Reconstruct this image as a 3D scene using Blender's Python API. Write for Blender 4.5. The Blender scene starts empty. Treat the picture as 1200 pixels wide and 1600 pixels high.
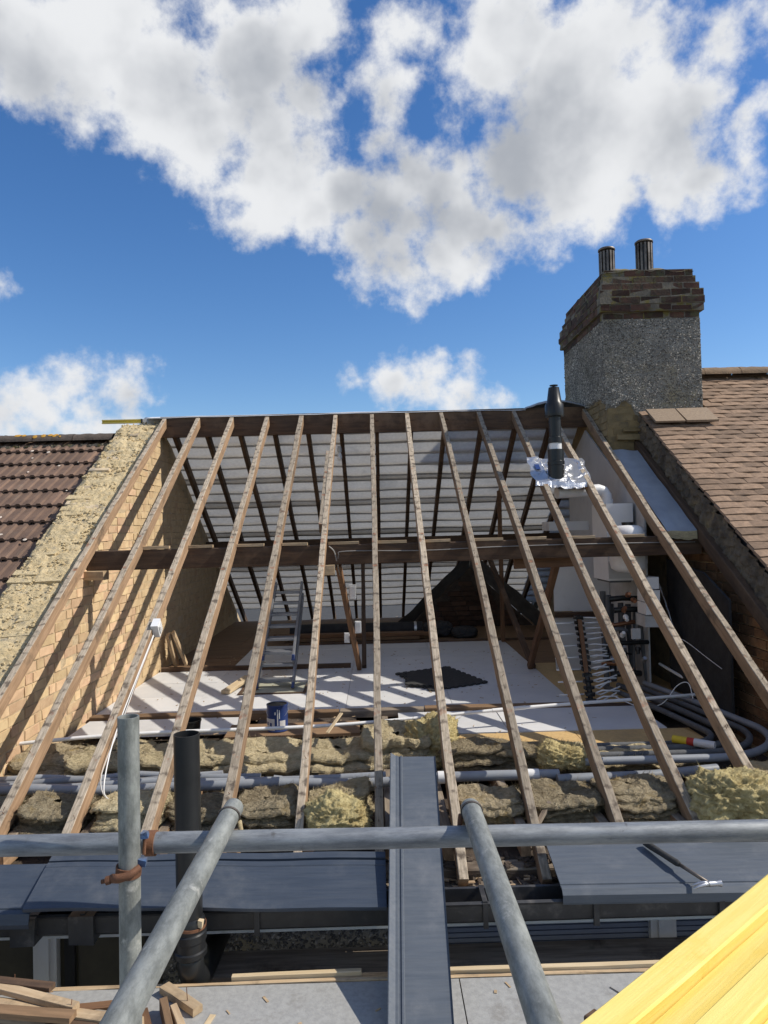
import bpy, math, random
from mathutils import Vector, Matrix, noise
random.seed(7)
R = math.radians
SC = bpy.context.scene
COL = SC.collection

# ------------------------------------------------------------------ camera
cd = bpy.data.cameras.new('camera'); cam = bpy.data.objects.new('camera', cd); COL.objects.link(cam)
cd.sensor_fit = 'HORIZONTAL'; cd.sensor_width = 36.0; cd.lens = 33.3; cd.clip_start = 0.05; cd.clip_end = 2000
cam.matrix_world = Matrix(((0.99963676, 0.0244306, -0.01137913, 0), (-0.01080722, -0.02341563, -0.9996674, 0),
                           (-0.02468892, 0.99942726, -0.0231431, 0), (0, 0, 0, 1)))
SC.camera = cam
# ------------------------------------------------------------------ world
SUN_EL = R(44); SUN_AZ_Y = -0.04           # sun stands to the right, along the ridge
W = bpy.data.worlds.new('World'); SC.world = W; W.use_nodes = True
nt = W.node_tree; N = nt.nodes; L = nt.links
for n in list(N): N.remove(n)
SKY_STRENGTH = 0.14
out = N.new('ShaderNodeOutputWorld'); bg = N.new('ShaderNodeBackground'); bg.inputs[1].default_value = SKY_STRENGTH
L.new(bg.outputs[0], out.inputs[0])
sky = N.new('ShaderNodeTexSky'); sky.sky_type = 'NISHITA'; sky.sun_disc = False
sky.sun_elevation = SUN_EL; sky.sun_rotation = R(90); sky.air_density = 1.0; sky.dust_density = 0.3; sky.ozone_density = 2.6; sky.altitude = 50
def wm(op, a, b=None, c=None):
    n = N.new('ShaderNodeMath'); n.operation = op
    for i, v in enumerate((a, b, c)):
        if v is None: continue
        if isinstance(v, (int, float)): n.inputs[i].default_value = v
        else: L.new(v, n.inputs[i])
    return n.outputs[0]
def wvm(op, a, b, scale=None):
    n = N.new('ShaderNodeVectorMath'); n.operation = op
    for i, v in enumerate((a, b)):
        if v is None: continue
        if isinstance(v, (tuple, list)): n.inputs[i].default_value = v
        else: L.new(v, n.inputs[i])
    if scale is not None: n.inputs['Scale'].default_value = scale
    return n.outputs['Value'] if op in ('DISTANCE', 'DOT_PRODUCT') else n.outputs[0]
def wnoise(vec, scale, detail=6, rough=0.6):
    n = N.new('ShaderNodeTexNoise'); n.inputs['Scale'].default_value = scale; n.inputs['Detail'].default_value = detail
    n.inputs['Roughness'].default_value = rough; L.new(vec, n.inputs['Vector']); return n
tc = N.new('ShaderNodeTexCoord'); dirv = tc.outputs['Generated']
w1 = wnoise(dirv, 7, 2); w2 = wnoise(dirv, 26, 2)
wv = wvm('ADD', dirv, wvm('SCALE', wvm('SUBTRACT', w1.outputs['Color'], (.5, .5, .52)), None, 0.055))
wv = wvm('ADD', wv, wvm('SCALE', wvm('SUBTRACT', w2.outputs['Color'], (.5, .5, .5)), None, 0.03))
CL = [(-0.366, 0.759, 0.538, 0.07), (-0.296, 0.776, 0.556, 0.075), (-0.321, 0.8, 0.507, 0.049), (-0.247, 0.819, 0.518, 0.075), (-0.197, 0.855, 0.48, 0.061), (-0.135, 0.821, 0.555, 0.075), (-0.074, 0.812, 0.578, 0.051), (-0.124, 0.884, 0.45, 0.072), (-0.071, 0.848, 0.525, 0.044), (-0.071, 0.91, 0.408, 0.044), (-0.134, 0.856, 0.499, 0.065), (-0.166, 0.888, 0.429, 0.031), (-0.082, 0.875, 0.477, 0.045), (0.038, 0.819, 0.573, 0.034), (0.022, 0.847, 0.531, 0.036), (0.017, 0.877, 0.48, 0.024), (0.053, 0.907, 0.417, 0.063), (0.119, 0.91, 0.396, 0.068), (0.002, 0.931, 0.365, 0.043), (0.04, 0.939, 0.341, 0.048), (0.168, 0.906, 0.389, 0.044), (-0.029, 0.901, 0.432, 0.049), (0.095, 0.93, 0.354, 0.045), (0.141, 0.923, 0.359, 0.037), (0.17, 0.805, 0.569, 0.067), (0.137, 0.837, 0.53, 0.053), (0.247, 0.82, 0.517, 0.096), (0.283, 0.788, 0.547, 0.071), (0.323, 0.824, 0.465, 0.083), (0.256, 0.861, 0.439, 0.085), (0.18, 0.872, 0.455, 0.064), (0.359, 0.8, 0.48, 0.056), (0.389, 0.825, 0.41, 0.045), (0.429, 0.814, 0.393, 0.026), (0.386, 0.762, 0.52, 0.031), (0.421, 0.736, 0.53, 0.029), (0.424, 0.787, 0.449, 0.026), (0.305, 0.867, 0.394, 0.041), (0.352, 0.847, 0.399, 0.043), (0.118, 0.883, 0.453, 0.032), (0.246, 0.885, 0.395, 0.034), (-0.441, 0.844, 0.305, 0.003), (-0.438, 0.881, 0.178, 0.036), (-0.385, 0.904, 0.184, 0.039), (-0.328, 0.928, 0.179, 0.039), (-0.283, 0.943, 0.172, 0.013), (-0.422, 0.895, 0.142, 0.029), (-0.36, 0.922, 0.14, 0.027), (-0.293, 0.945, 0.147, 0.014), (-0.02, 0.98, 0.196, 0.01), (0.033, 0.979, 0.2, 0.035), (0.077, 0.977, 0.198, 0.039), (0.13, 0.975, 0.18, 0.037), (0.169, 0.97, 0.173, 0.013), (-0.23, 0.88, 0.415, -0.006), (0.21, 0.917, 0.34, -0.006), (0.016, 0.971, 0.24, -0.006), (-0.414, 0.896, 0.16, 0.034), (-0.366, 0.916, 0.162, 0.035), (-0.459, 0.875, 0.158, 0.032), (-0.322, 0.932, 0.164, 0.032), (-0.448, 0.884, 0.135, 0.027), (-0.389, 0.911, 0.136, 0.027), (-0.327, 0.934, 0.141, 0.024)]
field = None
for (x, y, z, r) in CL:
    d = wvm('DISTANCE', wv, (x, y, z))
    v = wm('MULTIPLY_ADD', d, -22.0, 22.0 * r * 1.04)     # >0 inside
    field = v if field is None else wm('SMOOTH_MAX', field, v, 0.22)
field = wm('MINIMUM', field, 1.0)
# the rest of the sky carries the same broken cloud
rest = wm('MULTIPLY', wm('SUBTRACT', wnoise(dirv, 2.6, 4, .58).outputs[0], 0.53), 9.0)
away = wm('SMOOTHSTEP' if False else 'SUBTRACT', wvm('DOT_PRODUCT', dirv, (0.0, 0.93, 0.36)), 0.80)
rest = wm('SUBTRACT', rest, wm('MULTIPLY', wm('MAXIMUM', away, 0.0), 60.0))
field = wm('MAXIMUM', field, rest)
fb = wnoise(dirv, 16, 8, .61)
dens = wm('ADD', field, wm('MULTIPLY', wm('SUBTRACT', fb.outputs[0], 0.5), 3.3))
def wsmooth(v, a, b, o0=0., o1=1.):
    n = N.new('ShaderNodeMapRange'); n.interpolation_type = 'SMOOTHSTEP'
    L.new(v, n.inputs[0]); n.inputs[1].default_value = a; n.inputs[2].default_value = b
    n.inputs[3].default_value = o0; n.inputs[4].default_value = o1; return n.outputs[0]
mask = wsmooth(dens, -0.30, 0.74)
# sunlit flanks and greyer bases: relief of the billows towards the sun, thickness towards the core
n1 = wnoise(dirv, 5.0, 5, .50); n2 = wnoise(wvm('ADD', dirv, (0.034, 0.0, 0.026)), 5.0, 5, .50)
relief = wm('SUBTRACT', n1.outputs[0], n2.outputs[0])
core = wsmooth(wm('ADD', wm('MULTIPLY', field, 0.62), wm('MULTIPLY', wm('SUBTRACT', n1.outputs[0], 0.5), 4.2)), -0.05, 1.35)
lit = wsmooth(wm('SUBTRACT', wm('MULTIPLY_ADD', relief, 3.0, 1.02), wm('MULTIPLY', core, 0.72)), 0.0, 1.0)
cc = N.new('ShaderNodeMix'); cc.data_type = 'RGBA'; L.new(lit, cc.inputs[0])
cc.inputs[7].default_value = (6.1, 6.2, 6.35, 1); cc.inputs[6].default_value = (3.0, 3.2, 3.55, 1)
mx = N.new('ShaderNodeMix'); mx.data_type = 'RGBA'; L.new(mask, mx.inputs[0]); hs = N.new('ShaderNodeHueSaturation'); hs.inputs['Saturation'].default_value = 1.27; hs.inputs['Hue'].default_value = 0.507; hs.inputs['Value'].default_value = 1.0; L.new(sky.outputs[0], hs.inputs['Color']); L.new(hs.outputs[0], mx.inputs[6]); L.new(cc.outputs[2], mx.inputs[7])
L.new(mx.outputs[2], bg.inputs[0]); W.cycles.sampling_method = 'MANUAL'; W.cycles.sample_map_resolution = 256
# ------------------------------------------------------------------ sun
sd = bpy.data.lights.new('sun', 'SUN'); sd.energy = 5.0; sd.angle = R(0.55); sd.color = (1.0, 0.93, 0.82)
sun = bpy.data.objects.new('sun', sd); COL.objects.link(sun)
sv = Vector((math.cos(SUN_EL), SUN_AZ_Y, math.sin(SUN_EL))).normalized()
sun.rotation_euler = (-sv).to_track_quat('-Z', 'Y').to_euler(); sun.location = sv * 30
SC.view_settings.view_transform = 'Standard'; SC.view_settings.look = 'None'; SC.view_settings.exposure = -0.03; SC.view_settings.gamma = 1
SC.view_settings.use_curve_mapping = False
SC.render.engine = 'CYCLES'
SC.cycles.max_bounces = 6; SC.cycles.diffuse_bounces = 4; SC.cycles.glossy_bounces = 3; SC.cycles.transmission_bounces = 4
SC.cycles.use_denoising = True

# ------------------------------------------------------------------ materials
MATS = {}
def mat(name, c1, c2=None, rough=.8, metal=0., scale=6., detail=6., stretch=(1, 1, 1), bump=.3, bscale=None, bdist=.01,
        c3=None, c3scale=2.5, c3amt=(.5, .7), rnd=0., spec=.4, rough2=None, tint=None, attr=None, nrough=.6, hue=0.):
    m = bpy.data.materials.new(name); m.use_nodes = True; t = m.node_tree; n = t.nodes; l = t.links
    b = n['Principled BSDF']; b.inputs['Roughness'].default_value = rough; b.inputs['Metallic'].default_value = metal
    b.inputs['Specular IOR Level'].default_value = spec
    tcn = n.new('ShaderNodeTexCoord'); mp = n.new('ShaderNodeMapping'); mp.inputs['Scale'].default_value = stretch
    oi = n.new('ShaderNodeObjectInfo')
    av = n.new('ShaderNodeVectorMath'); av.operation = 'ADD'; l.new(tcn.outputs['Object'], av.inputs[0])
    sc_ = n.new('ShaderNodeVectorMath'); sc_.operation = 'SCALE'; cmb = n.new('ShaderNodeCombineXYZ')
    for i in range(3): l.new(oi.outputs['Random'], cmb.inputs[i])
    sc_.inputs['Scale'].default_value = 37.0; l.new(cmb.outputs[0], sc_.inputs[0]); l.new(sc_.outputs[0], av.inputs[1])
    l.new(av.outputs[0], mp.inputs[0])
    def nz(scl, det, rg=.6, vec=mp.outputs[0]):
        q = n.new('ShaderNodeTexNoise'); q.inputs['Scale'].default_value = scl; q.inputs['Detail'].default_value = det
        q.inputs['Roughness'].default_value = rg; l.new(vec, q.inputs['Vector']); return q
    def mixc(f, a, bb):
        q = n.new('ShaderNodeMix'); q.data_type = 'RGBA'
        if isinstance(f, (int, float)): q.inputs[0].default_value = f
        else: l.new(f, q.inputs[0])
        for i, v in ((6, a), (7, bb)):
            if isinstance(v, tuple): q.inputs[i].default_value = (*v[:3], 1)
            else: l.new(v, q.inputs[i])
        return q.outputs[2]
    def mr(v, a, bb, o0=0., o1=1.):
        q = n.new('ShaderNodeMapRange'); l.new(v, q.inputs[0]); q.inputs[1].default_value = a; q.inputs[2].default_value = bb
        q.inputs[3].default_value = o0; q.inputs[4].default_value = o1; q.interpolation_type = 'SMOOTHSTEP'; return q.outputs[0]
    c2 = c2 or tuple(v * .75 for v in c1)
    f = mr(nz(scale, detail, nrough).outputs[0], .3, .7)
    if attr:
        at = n.new('ShaderNodeAttribute'); at.attribute_name = attr; f = at.outputs['Fac']
    col = mixc(f, c1, c2)
    if c3:
        g = mr(nz(c3scale, 8, .68, av.outputs[0]).outputs[0], c3amt[0], c3amt[1])
        col = mixc(g, col, c3)
    if rnd:
        hsv = n.new('ShaderNodeHueSaturation'); l.new(col, hsv.inputs['Color'])
        l.new(mr(oi.outputs['Random'], 0, 1, 1 - rnd, 1 + rnd), hsv.inputs['Value'])
        if hue:
            wn = n.new('ShaderNodeTexWhiteNoise'); wn.noise_dimensions = '1D'; l.new(oi.outputs['Random'], wn.inputs['W'])
            l.new(mr(wn.outputs['Value'], 0, 1, .5 - hue, .5 + hue), hsv.inputs['Hue'])
        col = hsv.outputs[0]
    l.new(col, b.inputs['Base Color'])
    if rough2 is not None:
        l.new(mr(nz(scale * .7, 5).outputs[0], .3, .7, rough, rough2), b.inputs['Roughness'])
    if bump:
        bp = n.new('ShaderNodeBump'); bp.inputs['Strength'].default_value = bump; bp.inputs['Distance'].default_value = bdist
        l.new(nz(bscale or scale * 4, 8, .7).outputs[0], bp.inputs['Height']); l.new(bp.outputs[0], b.inputs['Normal'])
    MATS[name] = m; m['parts'] = 1
    return m

def rafter_top():
    """weathered upper edge of a rafter: grey-brown, dark batten stains every 10 cm, rust spots round nails"""
    m = mat('weathered_rafter_edge', (.45, .375, .285), (.25, .205, .15), rough=.9, scale=3.5, stretch=(3, 30, 30), bump=.6, bdist=.006, rnd=.22)
    t = m.node_tree; n = t.nodes; l = t.links; b = n['Principled BSDF']
    src = b.inputs['Base Color'].links[0].from_socket
    tcn = n.new('ShaderNodeTexCoord'); sx = n.new('ShaderNodeSeparateXYZ'); l.new(tcn.outputs['Object'], sx.inputs[0])
    nz = n.new('ShaderNodeTexNoise'); nz.inputs['Scale'].default_value = 9; nz.inputs['Detail'].default_value = 5; l.new(tcn.outputs['Object'], nz.inputs[0])
    def ma(op, a, bb):
        q = n.new('ShaderNodeMath'); q.operation = op
        for i, v in enumerate((a, bb)):
            if isinstance(v, (int, float)): q.inputs[i].default_value = v
            else: l.new(v, q.inputs[i])
        return q.outputs[0]
    oi = n.new('ShaderNodeObjectInfo')
    ph = ma('ADD', ma('MULTIPLY', sx.outputs[0], ma('ADD', 7.6, ma('MULTIPLY', oi.outputs['Random'], 3.2))), ma('ADD', ma('MULTIPLY', nz.outputs[0], 2.2), ma('MULTIPLY', oi.outputs['Random'], 5)))
    fr = ma('FRACT', ph, 0); tri = ma('ABSOLUTE', ma('SUBTRACT', fr, .5), 0)
    def mr(v, a, bb, o0=0., o1=1.):
        q = n.new('ShaderNodeMapRange'); l.new(v, q.inputs[0]); q.inputs[1].default_value = a; q.inputs[2].default_value = bb
        q.inputs[3].default_value = o0; q.inputs[4].default_value = o1; q.interpolation_type = 'SMOOTHSTEP'; return q.outputs[0]
    n2 = n.new('ShaderNodeTexNoise'); n2.inputs['Scale'].default_value = 28; n2.inputs['Detail'].default_value = 6; l.new(tcn.outputs['Object'], n2.inputs[0])
    stain = ma('MULTIPLY', mr(tri, .30, .03), mr(n2.outputs[0], .38, .64))
    q = n.new('ShaderNodeMix'); q.data_type = 'RGBA'; l.new(ma('MULTIPLY', stain, .78), q.inputs[0]); l.new(src, q.inputs[6]); q.inputs[7].default_value = (.055, .038, .028, 1)
    n3 = n.new('ShaderNodeTexNoise'); n3.inputs['Scale'].default_value = 13; n3.inputs['Detail'].default_value = 3; l.new(tcn.outputs['Object'], n3.inputs[0])
    q2 = n.new('ShaderNodeMix'); q2.data_type = 'RGBA'; l.new(mr(n3.outputs[0], .62, .72, 0, .7), q2.inputs[0]); l.new(q.outputs[2], q2.inputs[6]); q2.inputs[7].default_value = (.30, .13, .07, 1)
    l.new(q2.outputs[2], b.inputs['Base Color'])
    return m

WOOD_ST = (1.2, 14, 14)
rafter_edge = rafter_top()
rafter_side = mat('old_pine', (.345, .225, .135), (.22, .14, .08), scale=3, stretch=WOOD_ST, bump=.35, bdist=.004, c3=(.10, .07, .045), c3scale=3.5, c3amt=(.50, .72), rnd=.22)
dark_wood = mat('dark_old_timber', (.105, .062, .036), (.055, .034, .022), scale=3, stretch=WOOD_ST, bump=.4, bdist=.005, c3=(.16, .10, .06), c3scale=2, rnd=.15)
strut_wood = mat('strut_timber', (.20, .105, .05), (.12, .062, .032), scale=3, stretch=WOOD_ST, bump=.3, bdist=.004, rnd=.15)
pale_wood = mat('pale_sawn_timber', (.50, .38, .24), (.38, .27, .16), scale=3, stretch=WOOD_ST, bump=.35, bdist=.003, c3=(.22, .16, .10), c3scale=4, rnd=.15)
grey_wood = mat('weathered_board', (.27, .225, .17), (.15, .115, .085), scale=3, stretch=WOOD_ST, bump=.4, bdist=.004, c3=(.07, .05, .035), c3scale=3, rnd=.2)
torn_wood = mat('torn_orange_wood', (.58, .33, .12), (.42, .22, .08), scale=8, bump=.3)
yellow_wood = mat('yellow_treated_timber', (.82, .66, .21), (.73, .555, .125), rough=.66, scale=3.0, nrough=.7, stretch=(.8, 20, 20), bump=.5, bdist=.002, c3=(.70, .50, .08), c3scale=6, c3amt=(.55, .8), rnd=.05)
sawn_new = mat('sawn_cream_timber', (.62, .50, .33), (.52, .40, .24), scale=3, stretch=WOOD_ST, bump=.25, bdist=.003, c3=(.30, .20, .12), c3scale=5, c3amt=(.6, .8))
stock_brick = mat('yellow_stock_brick', (.65, .475, .29), (.54, .38, .225), rough=.92, scale=9, bump=.6, bdist=.006, c3=(.55, .34, .22), c3scale=4.5, c3amt=(.48, .78), rnd=.16, hue=.010)
wall_mortar = mat('sandy_mortar', (.58, .46, .30), (.48, .37, .235), rough=.95, scale=9, bump=.9, bdist=.012, c3=(.30, .22, .13), c3scale=4)
bed_mortar = mat('pale_mortar_bed', (.70, .57, .345), (.55, .43, .24), rough=.95, scale=7, stretch=(1, 2.5, 2.5), bump=1.0, bscale=30, bdist=.02, c3=(.40, .345, .25), c3scale=5, c3amt=(.55, .70))
red_brick = mat('sooty_brick', (.105, .05, .034), (.045, .033, .026), rough=.95, scale=7, bump=.8, bdist=.008, c3=(.09, .085, .045), c3scale=6, c3amt=(.5, .68), rnd=.32)
cap_mortar = mat('lichened_mortar', (.21, .185, .145), (.12, .108, .088), rough=.95, scale=10, bump=.9, bdist=.01, c3=(.17, .14, .045), c3scale=7, c3amt=(.48, .6))
verge_mat = mat('sooty_verge_mortar', (.17, .135, .095), (.075, .06, .048), rough=.95, scale=7, bump=1., bscale=30, bdist=.015, c3=(.26, .19, .10), c3scale=4, c3amt=(.55, .7))
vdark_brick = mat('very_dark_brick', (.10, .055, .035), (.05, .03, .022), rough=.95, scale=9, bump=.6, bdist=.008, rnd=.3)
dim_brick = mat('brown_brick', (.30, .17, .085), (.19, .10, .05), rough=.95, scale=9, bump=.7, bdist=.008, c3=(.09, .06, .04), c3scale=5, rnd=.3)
ochre_render = mat('ochre_old_render', (.30, .22, .11), (.19, .14, .072), rough=.95, scale=5, bump=.8, bscale=22, bdist=.012, c3=(.14, .11, .07), c3scale=4, c3amt=(.52, .7))
dash_base = mat('roughcast_base', (.31, .29, .25), (.22, .205, .175), rough=.95, scale=12, bump=1, bscale=60, bdist=.01, c3=(.32, .27, .17), c3scale=2)
dash_stone = mat('dash_pebbles', (.06, .058, .055), (.70, .64, .54), rough=.75, attr='rnd', bump=.3, scale=20, c3=(.13, .12, .10), c3scale=3, c3amt=(.45, .65))
wall_dash = mat('dark_wall_pebbles', (.07, .07, .07), (.42, .40, .37), rough=.8, attr='rnd', bump=.3, scale=20)
conc_tile = mat('brown_profiled_tile', (.20, .128, .09), (.135, .088, .065), rough=.85, scale=5, bump=.6, bscale=60, bdist=.004, c3=(.20, .155, .115), c3scale=4, c3amt=(.55, .78), rnd=.16)
tile_lichen = mat('lichen', (.72, .60, .50), (.55, .5, .42), scale=30, bump=.5)
tile_orange = mat('orange_lichen', (.62, .32, .03), (.45, .25, .05), scale=30, bump=.5)
plain_tile = mat('sanded_plain_tile', (.29, .195, .13), (.20, .135, .09), rough=.95, scale=26, bump=.7, bscale=160, bdist=.003, c3=(.16, .12, .09), c3scale=5, c3amt=(.56, .8), rnd=.22)
ridge_mat_l = mat('mossy_ridge_tile', (.13, .10, .08), (.07, .058, .048), rough=.95, scale=8, bump=.9, bdist=.01, c3=(.42, .24, .05), c3scale=6, c3amt=(.64, .70))
ridge_mat_r = mat('mossy_tan_ridge_tile', (.28, .19, .12), (.18, .13, .085), rough=.95, scale=8, bump=.9, bdist=.01, rnd=.1)
membrane_light = mat('grey_membrane', (.74, .73, .70), (.66, .65, .62), rough=.75, scale=30, bump=.35, bscale=40, bdist=.004, c3=(.52, .52, .51), c3scale=1.6, rnd=.05)
membrane_dark = mat('lap_of_membrane', (.50, .49, .465), (.43, .42, .40), rough=.8, scale=20, bump=.3, bdist=.004, rnd=.1)
def translucent(m, amt):
    t = m.node_tree; n = t.nodes; l = t.links; b = n['Principled BSDF']; src = b.inputs['Base Color'].links[0].from_socket
    tr = n.new('ShaderNodeBsdfTranslucent'); l.new(src, tr.inputs['Color']); mxs = n.new('ShaderNodeMixShader'); mxs.inputs[0].default_value = amt
    l.new(b.outputs[0], mxs.inputs[1]); l.new(tr.outputs[0], mxs.inputs[2]); l.new(mxs.outputs[0], n['Material Output'].inputs[0])
translucent(membrane_light, .26); translucent(membrane_dark, .16)
black_felt = mat('black_felt', (.035, .036, .038), (.02, .02, .022), rough=.75, scale=10, bump=.5, bdist=.006)
grey_felt = mat('dark_grey_sheet', (.16, .16, .155), (.10, .10, .098), rough=.7, scale=6, bump=.5, bdist=.01)
white_board = mat('white_faced_board', (.66, .66, .655), (.60, .605, .61), rough=.45, scale=4, bump=.1, bdist=.002, c3=(.46, .44, .41), c3scale=3, c3amt=(.55, .85), rnd=.05)
tan_board = mat('chipboard', (.58, .40, .18), (.50, .335, .145), rough=.7, scale=40, bump=.2, bdist=.002, c3=(.42, .29, .14), c3scale=3, rnd=.05)
brown_board = mat('brown_floorboard', (.25, .155, .085), (.16, .10, .055), rough=.85, scale=3, stretch=WOOD_ST, bump=.3, bdist=.004, rnd=.15)
plaster_dirt = mat('loft_dust', (.10, .075, .055), (.055, .042, .032), rough=.95, scale=9, bump=.8, bdist=.02)
wool = mat('mineral_wool', (.74, .63, .405), (.50, .41, .245), rough=1., scale=26, nrough=.78, stretch=(1, 1, 2.2), bump=1., bscale=60, bdist=.04, c3=(.32, .25, .15), c3scale=8, c3amt=(.55, .78), rnd=.12, spec=.05)
dirty_wool = mat('dirty_mineral_wool', (.54, .455, .305), (.29, .235, .15), rough=1., scale=30, nrough=.78, stretch=(1, 1, 2.2), bump=1., bscale=60, bdist=.04, c3=(.38, .28, .13), c3scale=6, c3amt=(.55, .7), rnd=.2, spec=.05)
yellow_wool = mat('yellow_glass_wool', (.74, .63, .33), (.46, .37, .18), rough=1., scale=24, nrough=.75, bump=1., bscale=50, bdist=.03, c3=(.40, .30, .13), c3scale=7, c3amt=(.5, .7), spec=.05)
galv = mat('galvanised_steel', (.37, .385, .36), (.165, .175, .163), rough=.46, metal=.5, scale=26, detail=10, nrough=.78, stretch=(.45, 1.2, 1.2), bump=.3, bscale=60, bdist=.0015, c3=(.50, .50, .46), c3scale=15, c3amt=(.56, .68), rough2=.7)
galv_blue = mat('galvanised_steel_cool', (.35, .372, .385), (.155, .168, .184), rough=.44, metal=.5, scale=24, detail=10, nrough=.78, stretch=(.25, 1.3, 1.3), bump=.3, bscale=60, bdist=.0015, c3=(.11, .105, .10), c3scale=11, c3amt=(.60, .70), rough2=.68)
rust = mat('rusty_steel', (.25, .12, .065), (.13, .065, .04), rough=.75, metal=.4, scale=14, bump=.6, bdist=.004)
blue_paint = mat('blue_paint', (.05, .13, .30), (.10, .10, .11), rough=.5, scale=12, bump=.3)
anthracite = mat('anthracite_upvc', (.052, .066, .090), (.040, .052, .073), rough=.36, scale=26, nrough=.75, stretch=(.18, 3, 3), bump=.1, bdist=.002, c3=(.095, .105, .12), c3scale=4, c3amt=(.48, .78), rough2=.6)
anthracite_light = mat('grey_upvc_film', (.098, .114, .136), (.078, .092, .112), rough=.36, scale=26, nrough=.75, stretch=(.18, 3, 3), bump=.1, bdist=.002, c3=(.15, .16, .175), c3scale=4, c3amt=(.48, .78), rough2=.6)
black_plastic = mat('black_plastic', (.012, .013, .014), (.018, .019, .02), rough=.34, scale=8, bump=.12, bdist=.002, c3=(.05, .05, .05), c3scale=9, c3amt=(.6, .8))
gutter_black = mat('black_gutter', (.03, .03, .032), (.05, .05, .05), rough=.4, scale=8, bump=.2, bdist=.003, c3=(.12, .11, .10), c3scale=8, c3amt=(.55, .75))
white_plastic = mat('white_plastic', (.78, .78, .77), (.72, .72, .71), rough=.35, scale=5, bump=.05, c3=(.55, .54, .52), c3scale=5, c3amt=(.6, .85))
upvc_frame = mat('white_upvc', (.72, .71, .68), (.66, .65, .62), rough=.35, scale=5, bump=.05, c3=(.5, .49, .46), c3scale=3)
grey_pipe = mat('grey_pvc_pipe', (.27, .29, .315), (.22, .235, .26), rough=.45, scale=6, bump=.08, c3=(.36, .36, .36), c3scale=6, c3amt=(.5, .8), rnd=.1)
lag_pipe = mat('grey_pipe_lagging', (.12, .125, .13), (.085, .09, .095), rough=.8, scale=10, bump=.3, c3=(.2, .2, .2), c3scale=7, c3amt=(.6, .8))
copper = mat('tarnished_copper', (.42, .20, .11), (.26, .13, .08), rough=.4, metal=.8, scale=9, bump=.1)
alu = mat('aluminium', (.55, .56, .58), (.45, .46, .48), rough=.35, metal=.85, scale=9, bump=.1, bdist=.001)
ladder_alu = mat('dull_aluminium', (.34, .35, .37), (.26, .27, .29), rough=.45, metal=.7, scale=9, bump=.1, bdist=.001)
steel_flue = mat('stainless_terminal', (.25, .22, .19), (.13, .11, .095), rough=.5, metal=.6, scale=9, bump=.2, bdist=.002, c3=(.07, .06, .05), c3scale=5)
foil = mat('crinkled_foil', (.62, .63, .65), (.55, .56, .58), rough=.28, metal=.75, scale=8, bump=.6, bscale=26, bdist=.01)
grey_sheet = mat('bluish_grey_sheet', (.30, .33, .375), (.245, .27, .31), rough=.55, scale=5, bump=.4, bscale=14, bdist=.012, c3=(.25, .27, .30), c3scale=4, c3amt=(.55, .8))
deck_mat = mat('grey_mesh_ply', (.35, .35, .335), (.285, .285, .275), rough=.75, scale=40, bump=.5, bscale=90, bdist=.003, c3=(.23, .22, .20), c3scale=5, c3amt=(.54, .8))
foam_black = mat('black_foam', (.03, .03, .03), (.045, .045, .045), rough=.9, scale=30, bump=.3)
plastic_film = mat('white_plastic_film', (.75, .77, .79), (.68, .70, .73), rough=.3, scale=6, bump=.4, bdist=.01)
light_board = mat('grey_plasterboard', (.55, .55, .54), (.47, .47, .46), rough=.8, scale=3, bump=.2, c3=(.36, .35, .33), c3scale=3, c3amt=(.5, .75))
can_blue = mat('can_blue_print', (.02, .045, .16), (.03, .06, .20), rough=.35, scale=5, bump=.05)
can_white = mat('can_white_print', (.72, .72, .72), rough=.35, scale=5, bump=.05)
red_print = mat('red_print', (.55, .05, .03), rough=.4, bump=0)
yellow_print = mat('yellow_print', (.75, .55, .04), rough=.4, bump=0)
pink_tile = mat('blind_slat', (.20, .23, .29), (.17, .19, .24), rough=.6, scale=4, bump=.1)
ground_mat = mat('ground_tarmac', (.06, .06, .06), (.045, .045, .045), rough=.95, scale=2, bump=.3)
lead_tile = mat('sanded_tan_slab', (.32, .24, .165), (.25, .185, .13), rough=.95, scale=40, bump=.8, bscale=160, bdist=.003, rnd=.06)
house_render_mat = mat('house_render', (.35, .33, .30), (.28, .27, .25), rough=.9, scale=3, bump=.3)
gl = mat('reflection_tinted_glass', (.075, .066, .042), (.05, .045, .03), rough=.03, bump=0, spec=.5)  # olive base colour paints the reflected surroundings into the panes

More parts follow.
